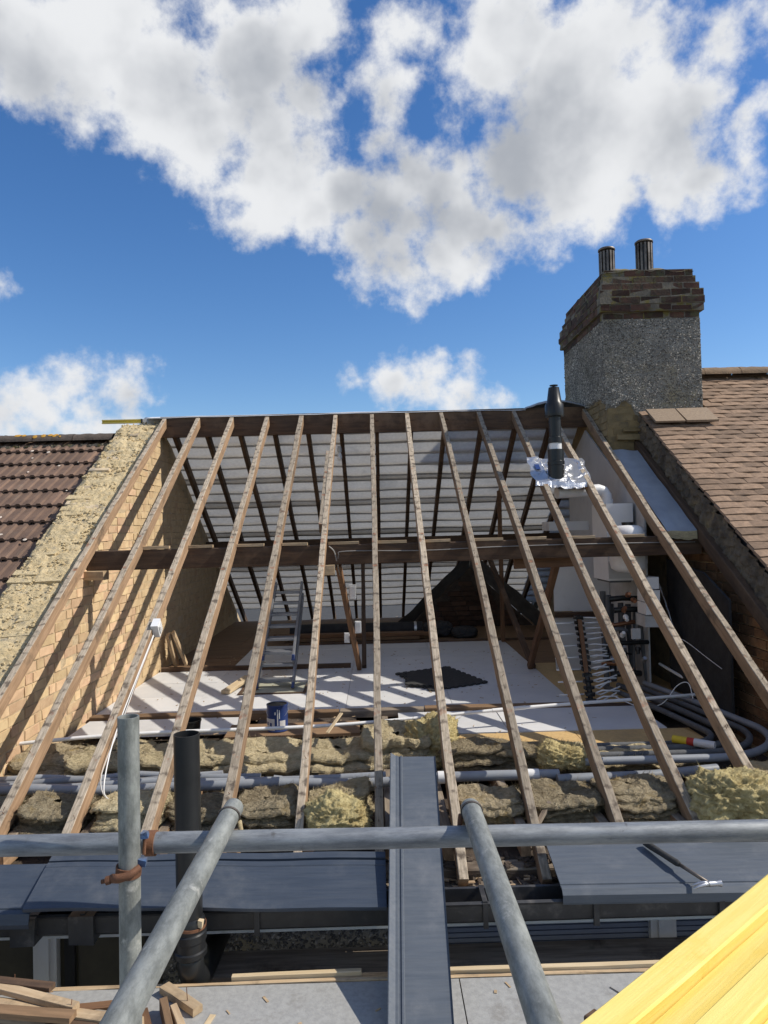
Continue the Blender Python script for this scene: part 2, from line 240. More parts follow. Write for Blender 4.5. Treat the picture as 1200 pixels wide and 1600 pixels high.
# ------------------------------------------------------------------ mesh helpers
class MB:
    def __init__(s): s.v = []; s.f = []; s.m = []
    def add(s, vs, fs, mi=0):
        o = len(s.v); s.v += [tuple(p) for p in vs]; s.f += [tuple(i + o for i in q) for q in fs]; s.m += [mi] * len(fs); return s
    def box(s, c, size, mi=0, jit=0., M=None):
        x, y, z = (d / 2 for d in size); c = Vector(c)
        vs = [Vector((i * x, j * y, k * z)) for k in (-1, 1) for j in (-1, 1) for i in (-1, 1)]
        if jit: vs = [p + Vector([random.uniform(-jit, jit) for _ in range(3)]) for p in vs]
        if M: vs = [M @ p for p in vs]
        return s.add([p + c for p in vs], [(0, 2, 3, 1), (4, 5, 7, 6), (0, 1, 5, 4), (2, 6, 7, 3), (0, 4, 6, 2), (1, 3, 7, 5)], mi)
    def tube(s, pts, r, seg=12, mi=0, caps=True, rs=None):
        pts = [Vector(p) for p in pts]; n = len(pts); vs = []; up = None
        for i, p in enumerate(pts):
            d = (pts[min(i + 1, n - 1)] - pts[max(i - 1, 0)]).normalized()
            if up is None: up = Vector((0, 0, 1)) if abs(d.z) < .9 else Vector((0, 1, 0))
            a = d.cross(up).normalized(); b = a.cross(d).normalized(); up = b
            rr = rs[i] if rs else r
            for k in range(seg):
                t = 2 * math.pi * k / seg; vs.append(p + a * math.cos(t) * rr + b * math.sin(t) * rr)
        fs = [(i * seg + k, (i + 1) * seg + k, (i + 1) * seg + (k + 1) % seg, i * seg + (k + 1) % seg) for i in range(n - 1) for k in range(seg)]
        if caps: fs += [tuple(range(seg)), tuple((n - 1) * seg + k for k in reversed(range(seg)))]
        return s.add(vs, fs, mi)
    def lathe(s, prof, c=(0, 0, 0), seg=24, mi=0, M=None, close=False):
        c = Vector(c); vs = []
        for (r, z) in prof:
            for k in range(seg):
                t = 2 * math.pi * k / seg; p = Vector((r * math.cos(t), r * math.sin(t), z)); vs.append((M @ p if M else p) + c)
        n = len(prof)
        fs = [(i * seg + k, i * seg + (k + 1) % seg, (i + 1) * seg + (k + 1) % seg, (i + 1) * seg + k) for i in range(n - 1) for k in range(seg)]
        if close: fs += [tuple(reversed(range(seg))), tuple((n - 1) * seg + k for k in range(seg))]
        return s.add(vs, fs, mi)
    def prism(s, poly, ext, mi=0):
        """closed polygon (list of 3D points) extruded by vector ext"""
        n = len(poly); a = [Vector(p) for p in poly]; e = Vector(ext)
        fs = [tuple(reversed(range(n))), tuple(range(n, 2 * n))] + [(i, (i + 1) % n, (i + 1) % n + n, i + n) for i in range(n)]
        return s.add(a + [p + e for p in a], fs, mi)
    def grid(s, fn, nu, nv, mi=0):
        vs = [fn(i / nu, j / nv) for j in range(nv + 1) for i in range(nu + 1)]
        return s.add(vs, [(j * (nu + 1) + i, j * (nu + 1) + i + 1, (j + 1) * (nu + 1) + i + 1, (j + 1) * (nu + 1) + i) for j in range(nv) for i in range(nu)], mi)
    def mesh(s, name, mats, smooth=False):
        me = bpy.data.meshes.new(name); me.from_pydata(s.v, [], s.f)
        for m in (mats if isinstance(mats, (list, tuple)) else [mats]): me.materials.append(m)
        me.polygons.foreach_set('material_index', s.m)
        if smooth: me.polygons.foreach_set('use_smooth', [True] * len(s.f))
        me.update(); return me
    def build(s, name, mats, parent=None, smooth=False, M=None, angle=None):
        me = s.mesh(name, mats, smooth)
        if smooth and angle: me.set_sharp_from_angle(angle=R(angle))
        return inst(name, me, parent, M)

def inst(name, me, parent=None, M=None):
    o = bpy.data.objects.new(name, me); COL.objects.link(o)
    if M is not None: o.matrix_world = M
    if parent is not None:
        o.parent = parent; o.matrix_parent_inverse = Matrix.Translation(-wloc(parent))
    return o
WL = {}
def wloc(o):
    p = Vector((0, 0, 0)); q = o
    if o.type == 'EMPTY': return Vector(o.location)
    return Vector((0, 0, 0)) if o.matrix_basis == Matrix() else None
def sub(name, me, part, M=None):
    """sub-part given in world coordinates, under a part"""
    o = bpy.data.objects.new(name, me); COL.objects.link(o)
    root = part.parent
    o.parent = part
    o.matrix_parent_inverse = part.matrix_basis.inverted()
    if M is not None: o.matrix_basis = M
    return o
def thing(name, loc, label, cat, group=None, kind=None):
    o = bpy.data.objects.new(name, None); COL.objects.link(o); o.location = loc; o.empty_display_size = .1
    return tag(o, label, cat, group, kind)
def tag(o, label=None, cat=None, group=None, kind=None):
    if label: o['label'] = label
    if cat: o['category'] = cat
    if group: o['group'] = group
    if kind: o['kind'] = kind
    return o
def frame(p0, p1, up=(0, 0, 1)):
    """matrix: local X along p0->p1, local Z near up, origin mid-way"""
    p0 = Vector(p0); p1 = Vector(p1); x = (p1 - p0).normalized(); y = Vector(up).cross(x).normalized(); z = x.cross(y)
    m = Matrix((x, y, z)).transposed().to_4x4(); m.translation = (p0 + p1) / 2; return m
def beam(name, p0, p1, w, h, mats, parent=None, up=(0, 0, 1), jit=.002, segs=None, bow=0., edge=False):
    """timber of width w (local Y) and depth h (local Z); p0,p1 at the centre. edge=True: slot 1 on the upper face"""
    p0 = Vector(p0); p1 = Vector(p1); Ln = (p1 - p0).length; segs = segs or max(2, int(Ln / .16)); ch = min(w, h) * .07
    sec = [(-w/2, -h/2+ch), (-w/2+ch, -h/2), (w/2-ch, -h/2), (w/2, -h/2+ch), (w/2, h/2-ch), (w/2-ch, h/2), (-w/2+ch, h/2), (-w/2, h/2-ch)]
    mb = MB(); vs = []; s0 = random.random() * 100
    for i in range(segs + 1):
        t = i / segs; x = (t - .5) * Ln; by = bow * math.sin(math.pi * t); dy = jit * 1.5 * noise.noise((x * 1.7, s0, 0)); dz = jit * 1.5 * noise.noise((x * 1.7, 0, s0))
        for k, (a, b) in enumerate(sec):
            j = jit * noise.noise((x * 7, k * 3.1, s0)); vs.append((x, a + dy + by + (j if a > 0 else -j), b + dz + jit * noise.noise((x * 9, s0, k * 2.3))))
    n = 8; fs = []; mi = []
    for i in range(segs):
        for k in range(n):
            fs.append((i*n+k, i*n+(k+1) % n, (i+1)*n+(k+1) % n, (i+1)*n+k)); mi.append(1 if (edge and k in (4, 5, 6)) else 0)
    fs += [tuple(reversed(range(n))), tuple(segs*n+k for k in range(n))]; mi += [0, 0]
    mb.v = vs; mb.f = fs; mb.m = mi
    return mb.build(name, mats, parent, M=frame(p0, p1, up))
def fb3(p, o=4):
    return noise.fractal(p, 1.0, 2.0, o)

# ------------------------------------------------------------------ geometry of the roof
RZ, RY, SL = 1.335, 8.15, 0.64            # ridge height and depth, slope tangent (upper edge of the rafters)
ANG = math.atan(SL); NRM = Vector((0, -math.sin(ANG), math.cos(ANG)))
def zf(y, off=0.): return RZ + off - (RY - y) * SL       # front plane
def zb(y, off=0.): return RZ + off - (y - RY) * SL       # rear plane
RX = [-2.39, -2.01, -1.625, -1.22, -0.83, -0.437, -0.02, 0.382, 0.776, 1.208, 1.612, 2.026, 2.425]
FLOOR = -1.53

# ground and setting
g = MB().grid(lambda u, v: (-400 + 800*u, -400 + 800*v, -7.2), 8, 8).build('ground', ground_mat); tag(g, kind='structure')

# ------------------------------------------------------------------ roof frame
RF = thing('roof_frame', (0, RY, -1.7), 'stripped timber roof frame with bare rafters, ridge board, purlins and struts', 'roof frame')
RW, RH = .048, .098
foot = [3.52, 3.55, 3.46, 3.45, 3.45, 3.47, 3.45, 3.43, 3.42, 3.45, 3.46, 3.50, 3.55]
off = NRM * (RH / 2)
for k, x in enumerate(RX):
    y0 = foot[k]; x2 = x + random.uniform(-.006, .006)
    p0 = Vector((x2, y0, zf(y0))) - off; p1 = Vector((x, RY - .03, zf(RY - .03))) - off
    r_ = beam('rafter', p0, p1, random.uniform(.044, .052), RH, [rafter_side, rafter_edge], RF, jit=.003, edge=True, bow=random.uniform(-.016, .016))
    if k == 5: r_['label'] = 'rafter split down its length and doubled'
# second lamina of the split rafter
p0 = Vector((RX[5] - .045, 6.15, zf(6.15))) - off; p1 = Vector((RX[5] - .047, 7.35, zf(7.35))) - off
beam('rafter_splice', p0, p1, .036, .09, [rafter_side, rafter_edge], RF, jit=.003, edge=True)
# outermost rafter: dark timber colour stands in for the taller roof's shade
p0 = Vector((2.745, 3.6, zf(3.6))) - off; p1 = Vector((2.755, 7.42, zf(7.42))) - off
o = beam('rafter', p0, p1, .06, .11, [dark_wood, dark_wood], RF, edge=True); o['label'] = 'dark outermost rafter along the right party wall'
# rear rafters
offb = Vector((0, math.sin(ANG), math.cos(ANG))) * (RH / 2)
for k, x in enumerate(RX):
    xr = x + .055
    p0 = Vector((xr, RY + .03, zb(RY + .03))) - offb; p1 = Vector((xr + random.uniform(-.01, .01), 12.75, zb(12.75))) - offb
    beam('rear_rafter', p0, p1, .045, RH, dark_wood, RF)
beam('ridge_board', (-2.44, RY, RZ - .115), (2.50, RY, RZ - .105), .034, .235, dark_wood, RF, segs=30)
pz = zf(6.06) - RH / math.cos(ANG)
beam('purlin', (-2.44, 6.06, pz - .095), (2.76, 6.06, pz - .085), .09, .165, dark_wood, RF, segs=30)
beam('purlin', (-2.44, 10.24, pz - .095), (2.76, 10.24, pz - .085), .09, .165, dark_wood, RF, segs=30)
# short pale packers lying on the purlin between the rafters
for a, b in zip(RX[1:-1], RX[2:]):
    ln = random.uniform(.55, .72) * (b - a - RW)
    beam('packing_batten', (a + RW/2 + .004, 6.035, pz + .004), (a + RW/2 + .004 + ln, 6.035, pz + .005), .045, .024, pale_wood, RF, segs=2)
# struts that stand on the floor and meet the purlins
def strut(p0, p1, w=.07, h=.05, m=strut_wood): return beam('strut', p0, p1, w, h, m, RF, up=(1, 0, 0))
strut((-.22, 7.80, FLOOR + .01), (-.335, 6.10, pz - .17), .085, .045)
strut((-.17, 7.84, FLOOR + .01), (-.20, 10.2, pz - .17), .07, .05, dark_wood)
strut((1.60, 7.60, FLOOR + .01), (1.56, 6.12, pz - .17), .085, .045)
strut((1.63, 7.56, FLOOR + .01), (1.55, 10.2, pz - .17), .07, .05, dark_wood)
strut((1.63, 9.35, FLOOR + .01), (1.62, 9.30, zb(9.3) - .14), .06, .05, strut_wood)
beam('collar_block', (1.18, 6.12, pz - .215), (1.72, 6.12, pz - .205), .06, .085, strut_wood, RF, segs=3)
beam('hanger_block', (-.50, 6.0, pz - .22), (-.36, 6.0, pz - .22), .05, .085, pale_wood, RF, segs=2)
# wedge of timber built into the left wall under the purlin
beam('bearing_block', (-2.46, 6.0, pz - .215), (-2.27, 5.98, pz - .215), .10, .075, pale_wood, RF, segs=2)
# ceiling joists, their cut ends standing beside the rafter feet
for k, x in enumerate(RX):
    xs = x + (.052 if x < .1 else -.055)
    if k in (0, 12): continue
    beam('joist', (xs, 3.66 + random.uniform(-.03, .03), -1.625), (xs, 12.6, -1.625), .05, .13, [rafter_side, grey_wood], RF, edge=True, segs=12)
beam('wall_plate', (-2.44, 3.60, -1.735), (2.78, 3.60, -1.735), .10, .07, grey_wood, RF, segs=26, jit=.006)
beam('eaves_board', (-2.9, 3.47, -1.755), (3.2, 3.47, -1.765), .14, .022, grey_wood, RF, segs=40, jit=.006)
# nails left standing in the rafter edges
nm = MB(); 
for x in RX[1:]:
    for _ in range(10):
        y = random.uniform(3.7, 7.9); p = Vector((x + random.uniform(-.014, .014), y, zf(y) - .002)); d = (NRM + Vector((random.uniform(-.5, .5), random.uniform(-.4, .4), 0))).normalized()
        nm.tube([p, p + d * random.uniform(.012, .035)], .0016, 5)
o = nm.build('nails', rust, RF); tag(o, kind='stuff')

# ------------------------------------------------------------------ rear roof slope seen from inside
RR = thing('rear_roof_slope', (0, 10.4, -.2), 'rear roof slope lined with light grey membrane strips on dark battens', 'roof')
nv = Vector((0, math.sin(ANG), math.cos(ANG)))
s = .04; i = 0
gaps = [.20, .09, .20, .22, .23, .21, .10, .23, .21, .12, .22, .22, .20, .12, .22, .22, .22, .22, .14, .22, .22, .22, .22, .22, .22]
while s < 5.2 and i < len(gaps):
    h = gaps[i]; thin = h < .15; a0 = s; a1 = s + h + .045; sd = random.random() * 50
    def fn(u, v, a0=a0, a1=a1, sd=sd, thin=thin):
        x = -2.72 + 5.55 * u; t = a0 + (a1 - a0) * v
        lift = .022 * (1 - v) - .009 * math.sin(math.pi * v) + .010 * noise.noise((x * 2.2, t * 5, 7))
        y = RY + .04 + t * math.cos(ANG); z = RZ + .01 - t * math.sin(ANG)
        return Vector((x, y, z)) + nv * (lift + .012 * noise.noise((x * .8, 0, 3)))
    m = MB().grid(fn, 60, 6).build('membrane_strip', membrane_dark if thin else membrane_light, RR, smooth=True)
    # batten under the strip's lower lap
    t = a1 - .045; y = RY + .04 + t * math.cos(ANG); z = RZ - t * math.sin(ANG)
    beam('batten', Vector((-2.72, y, z)) + nv * .045, Vector((2.8, y, z)) + nv * .045, .042, .022, dark_wood, RR, segs=10)
    s += h; i += 1
# brick gable of the back addition and the dark sheets that lap on to it
GW = thing('gable_wall', (1.38, 11.0, -1.6), 'dim brick gable triangle at the back of the loft behind dark sheeting', 'wall')
GY = 10.86; ax, az, bw = 1.40, -.66, 1.12
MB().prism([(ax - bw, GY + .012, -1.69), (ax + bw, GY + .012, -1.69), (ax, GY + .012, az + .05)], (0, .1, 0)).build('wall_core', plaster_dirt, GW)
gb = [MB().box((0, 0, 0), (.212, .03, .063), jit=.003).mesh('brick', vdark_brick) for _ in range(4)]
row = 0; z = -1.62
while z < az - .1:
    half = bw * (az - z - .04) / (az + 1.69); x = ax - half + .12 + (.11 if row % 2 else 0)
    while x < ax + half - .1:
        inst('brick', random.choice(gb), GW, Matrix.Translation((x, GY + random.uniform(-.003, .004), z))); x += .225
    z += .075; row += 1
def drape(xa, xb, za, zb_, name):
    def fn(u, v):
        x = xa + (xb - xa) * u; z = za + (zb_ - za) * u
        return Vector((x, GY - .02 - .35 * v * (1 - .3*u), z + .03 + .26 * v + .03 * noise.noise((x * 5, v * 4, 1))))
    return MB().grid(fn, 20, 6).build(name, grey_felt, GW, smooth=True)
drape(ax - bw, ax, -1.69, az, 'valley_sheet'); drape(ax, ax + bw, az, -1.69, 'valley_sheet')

def ico0():
    t = (1 + 5 ** .5) / 2
    v = [(-1, t, 0), (1, t, 0), (-1, -t, 0), (1, -t, 0), (0, -1, t), (0, 1, t), (0, -1, -t), (0, 1, -t), (t, 0, -1), (t, 0, 1), (-t, 0, -1), (-t, 0, 1)]
    f = [(0,11,5),(0,5,1),(0,1,7),(0,7,10),(0,10,11),(1,5,9),(5,11,4),(11,10,2),(10,7,6),(7,1,8),(3,9,4),(3,4,2),(3,2,6),(3,6,8),(3,8,9),(4,9,5),(2,4,11),(6,2,10),(8,6,7),(9,8,1)]
    return [Vector(p).normalized() for p in v], f
IV0, IF0 = ico0(); SLOPE0 = Matrix.Rotation(ANG, 4, 'X')
cream_brick = mat('cream_cut_brick', (.62, .50, .33), (.46, .36, .24), rough=.95, scale=9, bump=.8, bdist=.008, c3=(.30, .27, .22), c3scale=6, rnd=.15)
# ------------------------------------------------------------------ left party wall
LW = thing('party_wall', (-2.67, 6, -7.2), 'sunlit yellow stock brick party wall on the left with a bare mortar top', 'wall')
WX = -2.448
poly = [(WX - .004, 3.42, -7.2), (WX - .004, 13, -7.2), (WX - .004, 13, zb(13)+.0), (WX - .004, RY + .45, zb(RY + .45)), (WX - .004, RY + .02, RZ - .10), (WX - .004, RY - .02, RZ - .12), (WX - .004, 3.42, zf(3.42) - .12)]
MB().prism(poly, (-.45, 0, 0)).build('wall_core', wall_mortar, LW)
bvar = []
for q in range(10):
    b = MB(); lx = .212; b.box((0, 0, 0), (.03, lx, .064), jit=.0035); bvar.append(b.mesh('brick', stock_brick))
hvar = []
for q in range(5):
    b = MB(); b.box((0, 0, 0), (.03, .100, .064), jit=.0035); hvar.append(b.mesh('brick', stock_brick))
cand = []; z = -1.66; row = 0
while z < RZ - .1:
    ymin = max(3.45, RY - (RZ - .13 - (z + .035)) / SL); ymax = RY + (RZ - .13 - (z + .035)) / SL
    y = ymin + random.uniform(0, .1); h = row % 2
    while y < ymax - .1:
        head = (h == 1); ln = .110 if head else .222
        if not (5.62 < y < 5.75 and -.92 < z < -.84):
            cand.append((y + ln / 2, z, head))
        y += ln + .002; h = 1 - h if row % 3 else random.random() < .3
    z += .0745; row += 1
cand.sort(key=lambda c: (c[0] > 8.3, c[0] > 10, c[0])); rest_ = MB(); nb = 0
for (y, z, head) in cand:
    x = WX - .015 + random.uniform(-.003, .004)
    rot = Matrix.Rotation(random.uniform(-.012, .012), 4, 'X')
    if nb < 300 and not (nb >= 298):
        inst('brick', random.choice(hvar if head else bvar), LW, Matrix.Translation((x, y, z)) @ rot); nb += 1
    else:
        rest_.box((x, y, z), (.03, .100 if head else .212, .064), jit=.0035)
o = rest_.build('far_bricks', stock_brick, LW); tag(o, kind='stuff')
# rough mortar bed along the top of the wall, where the tiles have been taken off
def bed(u, v):
    y = 3.3 + (8.42 - 3.3) * v; zt = zf(y) if y < RY else zb(y)
    edge = .05 * noise.noise((y * 4, 3, 0)) if u == 0 else 0
    x = -2.93 + edge + (-2.424 + 2.93) * u
    n = .5 + .5 * fb3((x * 7, y * 7, 2), 5)
    n2 = noise.noise((x * 2.0, y * 9, 9))
    z = zt - .125 + .055 * min(1, u * 6, (1 - u) * 9 + .2) * (.4 + .8 * n) + .022 * n2 + .016 * noise.noise((x * 22, y * 40, 4)) + .010 * noise.noise((x * 60, y * 70, 1))
    if u <= .02: z -= .16
    return Vector((x, y, z))
MB().grid(bed, 46, 420).build('mortar_bed', bed_mortar, LW, smooth=True)

bb = [MB().box((0, 0, 0), (random.choice([.10, .205, .212]), .064, .09), jit=.010).mesh('bedded_brick', bed_mortar if q % 3 else cream_brick) for q in range(9)]
y = 3.5
while y < 8.05:
    x = -2.90 + random.uniform(0, .06)
    while x < -2.655:
        if random.random() < .62:
            inst('bedded_brick', random.choice(bb), LW, Matrix.Translation((x + .08, y + random.uniform(-.012, .012), zf(y) - .131 + random.uniform(-.010, .010))) @ SLOPE0 @ Matrix.Rotation(random.uniform(-.07, .07), 4, 'Z') @ Matrix.Rotation(random.uniform(-.06, .06), 4, 'Y'))
        x += random.choice([.13, .225])
    y += .078
lm = MB()
for _ in range(1500):
    y = random.uniform(3.4, 8.2); x = random.uniform(-2.89, -2.45); r = random.uniform(.003, .016); 
    lm.add([Vector((x, y, zf(y) - .078 + random.uniform(-.008, .006))) + Vector((v.x * r * random.uniform(.7, 1.4), v.y * r, v.z * r * .7)) for v in IV0], IF0)
o = lm.build('mortar_lumps', bed_mortar, LW); tag(o, kind='stuff')

# ------------------------------------------------------------------ left neighbour's roof
NL = thing('neighbour_roof', (-4.5, 6, -2), 'lower neighbour roof on the left of brown profiled concrete tiles with lichen', 'roof')
LZ = RZ - .235
def lz(y): return LZ - (RY - y) * SL
TW, TG, TLn = .30, .30, .36
def tile_mesh():
    mb = MB(); prof = []
    for q in range(3):
        o_ = q * .10
        prof += [(o_ + .0, 0), (o_ + .045, .002), (o_ + .055, .016), (o_ + .085, .016), (o_ + .095, .002)]
    prof.append((.30, 0)); n = len(prof)
    vs = [(x + random.uniform(-.001, .001), y, z + random.uniform(-.0012, .0012)) for y in (0, TLn) for (x, z) in prof] + [(x, 0, z - .026) for (x, z) in prof] + [(x, TLn, z - .017) for (x, z) in prof]
    fs = [(i, i + 1, n + i + 1, n + i) for i in range(n - 1)] + [(2*n + i, 2*n + i + 1, i + 1, i) for i in range(n - 1)]
    fs += [(0, n, 3*n, 2*n), (n - 1, 3*n - 1, 4*n - 1, 2*n - 1)]
    mb.add(vs, fs); return mb.mesh('roof_tile', conc_tile)
tv = [tile_mesh() for _ in range(5)]
SLOPE = Matrix.Rotation(ANG, 4, 'X')
for c in range(17):
    d = .05 + c * TG                       # distance down the slope from the ridge of the tile's lower edge
    d = d + .22
    y = RY - d * math.cos(ANG)
    if y < 3.2: break
    for q in range(9):
        x = -2.93 - (q + 1) * TW + (.05 if c % 2 else 0) + random.uniform(-.003, .003)
        m = Matrix.Translation((x, y + random.uniform(-.004, .004), lz(y) + random.uniform(-.002, .002))) @ SLOPE @ Matrix.Rotation(-.095, 4, 'X') @ Matrix.Rotation(random.uniform(-.006, .006), 4, 'Z')
        t = inst('roof_tile', random.choice(tv), NL, m)
MB().prism([(-2.97, 3.2, lz(3.2) - .09), (-2.97, RY, LZ - .09), (-2.97, 13, zb(13) - .35), (-2.97, 13, zb(13) - .45), (-2.97, RY, LZ - .2), (-2.97, 3.2, lz(3.2) - .2)], (-3.4, 0, 0)).build('roof_underlay', black_felt, NL)
MB().prism([(-2.97, RY + .02, LZ - .03), (-2.97, 13, zb(13) - .25), (-2.97, 13, zb(13) - .33), (-2.97, RY + .02, LZ - .08)], (-3.4, 0, 0)).build('rear_tile_layer', conc_tile, NL)
for q in range(7):
    xa = -2.96 - q * .45; mb = MB()
    sec = [(math.cos(t) * .12, math.sin(t) * .085) for t in [math.pi * k / 12 for k in range(13)]]
    mb.grid(lambda u, v, xa=xa, sec=sec: Vector((xa - .445 * v + 0.0, RY + sec[round(u * 12)][0] * (1 + .05 * noise.noise((u * 5, v * 7, xa))), LZ - .02 + sec[round(u * 12)][1] * (1 + .1 * noise.noise((u * 9, v * 9, xa))))), 12, 8)
    mb.build('ridge_tile', ridge_mat_l, NL, smooth=True)
mb = MB()
for q in range(300):
    x = random.uniform(-6, -2.95); mb.box((x, RY - .125 + random.uniform(-.01, .01), LZ - .03 + random.uniform(-.03, .015) - .06), (random.uniform(.02, .07), .03, random.uniform(.01, .03)), jit=.006)
o = mb.build('ridge_bedding', cap_mortar, NL); tag(o, kind='stuff')
mb = MB(); mo = MB()
for q in range(46):
    y = random.uniform(5, 7.9); x = random.uniform(-5, -3.0); r = random.uniform(.006, .022)
    mb.lathe([(0, .003), (r * .6, .003), (r, .0)], (x, y, lz(y) + .024), 7, M=SLOPE.to_3x3())
for q in range(30):
    x = random.choice([-4.3, -4.05, -3.75, -3.6]) + random.gauss(0, .035); a = random.uniform(.5, 2.2); r = random.uniform(.010, .03)
    mo.lathe([(0, .004), (r * .6, .003), (r, 0)], (x, RY - math.cos(a) * .125, LZ - .02 + math.sin(a) * .088), 7, M=Matrix.Rotation(-(math.pi/2 - a) * -1, 3, 'X'))
o = mb.build('pale_lichen', tile_lichen, NL); tag(o, kind='stuff')
o = mo.build('orange_lichen', tile_orange, NL); tag(o, kind='stuff')
# wall under the neighbour's roof
MB().box((-4.7, 8.2, -4.7), (3.4, 9.0, 5.0)).build('house_wall', house_render_mat, NL)

# ------------------------------------------------------------------ right party wall + neighbour roof
QZ = RZ + .335
def qz(y): return QZ - (RY - y) * SL
RWL = thing('party_wall', (2.95, 6, -7.2), 'shaded brown brick party wall on the right below the plain tiled roof', 'wall')
QX = 2.80
MB().prism([(QX + .014, 3.42, -7.2), (QX + .014, 13, -7.2), (QX + .014, 13, zb(13)), (QX + .014, RY, RZ), (QX + .014, RY, QZ - .05), (QX + .014, 3.42, qz(3.42) - .05)], (.3, 0, 0)).build('wall_core', wall_mortar, RWL)
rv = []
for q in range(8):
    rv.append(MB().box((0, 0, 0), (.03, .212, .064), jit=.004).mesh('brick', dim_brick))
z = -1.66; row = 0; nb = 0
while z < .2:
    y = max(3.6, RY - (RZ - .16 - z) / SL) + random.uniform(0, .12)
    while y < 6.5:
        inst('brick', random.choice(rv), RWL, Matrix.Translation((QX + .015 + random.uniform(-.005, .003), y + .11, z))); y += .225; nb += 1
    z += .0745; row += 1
def verge(u, v):
    y = 3.3 + (7.45 - 3.3) * v
    z = zf(y) - .03 + (.30) * u
    x = 2.795 - .018 + .022 * fb3((y * 12, z * 12, 3), 5) + .012 * (1 if (int(y / .11) + int(z / .07)) % 2 else -1) * 0.6 + .010 * noise.noise((y * 25, z * 25, 1))
    return Vector((x, y, z))
MB().grid(verge, 24, 420).build('verge_mortar', verge_mat, RWL, smooth=False)
NR = thing('neighbour_roof', (4.0, 6, -2), 'taller neighbour roof on the right of sandy brown plain tiles beside the chimney', 'roof')
def ptile(w):
    mb = MB(); n = 4; L_ = .19; vs = []
    for (y, zz) in ((0, 0), (L_, 0), (0, -.017), (L_, -.017)):
        for i in range(n + 1):
            u = i / n; vs.append((w * u + random.uniform(-.0015, .0015), y + (random.uniform(-.003, .003) if y == 0 else 0), zz - .006 * (2*u - 1) ** 2 + random.uniform(-.0008, .0008)))
    a = n + 1
    fs = [(i, i+1, a+i+1, a+i) for i in range(n)] + [(2*a+i, 2*a+i+1, i+1, i) for i in range(n)] + [(0, a, 3*a, 2*a), (n, 2*a+n, 3*a+n, a+n)]
    mb.add(vs, fs); return mb.mesh('roof_tile', plain_tile)
pv = [ptile(.205) for _ in range(7)]
G2 = .098; allr = []
for c in range(46):
    d = .16 + c * G2; y = RY - d * math.cos(ANG)
    if y < 4.0: break
    for q in range(12):
        x = 2.775 + (q - .5 * (c % 2)) * .208 + random.uniform(-.006, .006) + (.1 if c % 2 and q == 0 else 0)
        if y > 7.28 and x < 3.40 : continue
        allr.append((x, y, c))
allr.sort(key=lambda t: (t[0] - t[1] * .62) ** 1 if t[0] > t[1] * .62 else 0)
rest_ = MB(); nt_ = 0
for (x, y, c) in allr:
    m = Matrix.Translation((x, y + random.uniform(-.003, .003), qz(y) + random.uniform(-.003, .002))) @ SLOPE @ Matrix.Rotation(-.085, 4, 'X') @ Matrix.Rotation(random.uniform(-.012, .012), 4, 'Z') @ Matrix.Rotation(random.uniform(-.012, .012), 4, 'Y')
    if nt_ < 299:
        inst('roof_tile', random.choice(pv), NR, m); nt_ += 1
    else:
        me = random.choice(pv); rest_.add([m @ v.co for v in me.vertices], [tuple(p.vertices) for p in me.polygons])
if rest_.v:
    o = rest_.build('far_tiles', plain_tile, NR); tag(o, kind='stuff')
MB().prism([(2.80, 3.4, qz(3.4) - .04), (2.80, RY, QZ - .04), (2.80, 13, zb(13) + .3), (2.80, 13, zb(13) + .2), (2.80, RY, QZ - .15), (2.80, 3.4, qz(3.4) - .15)], (3.6, 0, 0)).build('roof_underlay', black_felt, NR)
MB().prism([(2.80, RY + .02, QZ + .01), (2.80, 13, zb(13) + .36), (2.80, 13, zb(13) + .32), (2.80, RY + .02, QZ - .03)], (3.6, 0, 0)).build('rear_tile_layer', plain_tile, NR)
for q in range(8):
    xa = 3.38 + q * .42; sec = [(math.cos(math.pi * k / 12) * .12, math.sin(math.pi * k / 12) * .095) for k in range(13)]
    MB().grid(lambda u, v, xa=xa: Vector((xa + .415 * v, RY + sec[round(u * 12)][0] * (1 + .06 * noise.noise((u * 5, v * 7, xa))), QZ - .0 + sec[round(u * 12)][1] * (1 + .12 * noise.noise((u * 9, v * 9, xa))))), 12, 8).build('ridge_tile', ridge_mat_r, NR, smooth=True)
for (xa, wd) in ((2.80, .305), (3.115, .33)):
    m = Matrix.Translation((xa, 7.02, qz(7.02) + .035)) @ SLOPE @ Matrix.Rotation(random.uniform(-.01, .02), 4, 'Z')
    mb = MB(); mb.box((wd/2, .15, .012), (wd - .008, .30, .022), jit=.002); o = mb.build('apron_slab', lead_tile, NR, M=m)
MB().box((4.75, 8.2, -4.6), (3.3, 9.0, 5.2)).build('house_wall', house_render_mat, NR)

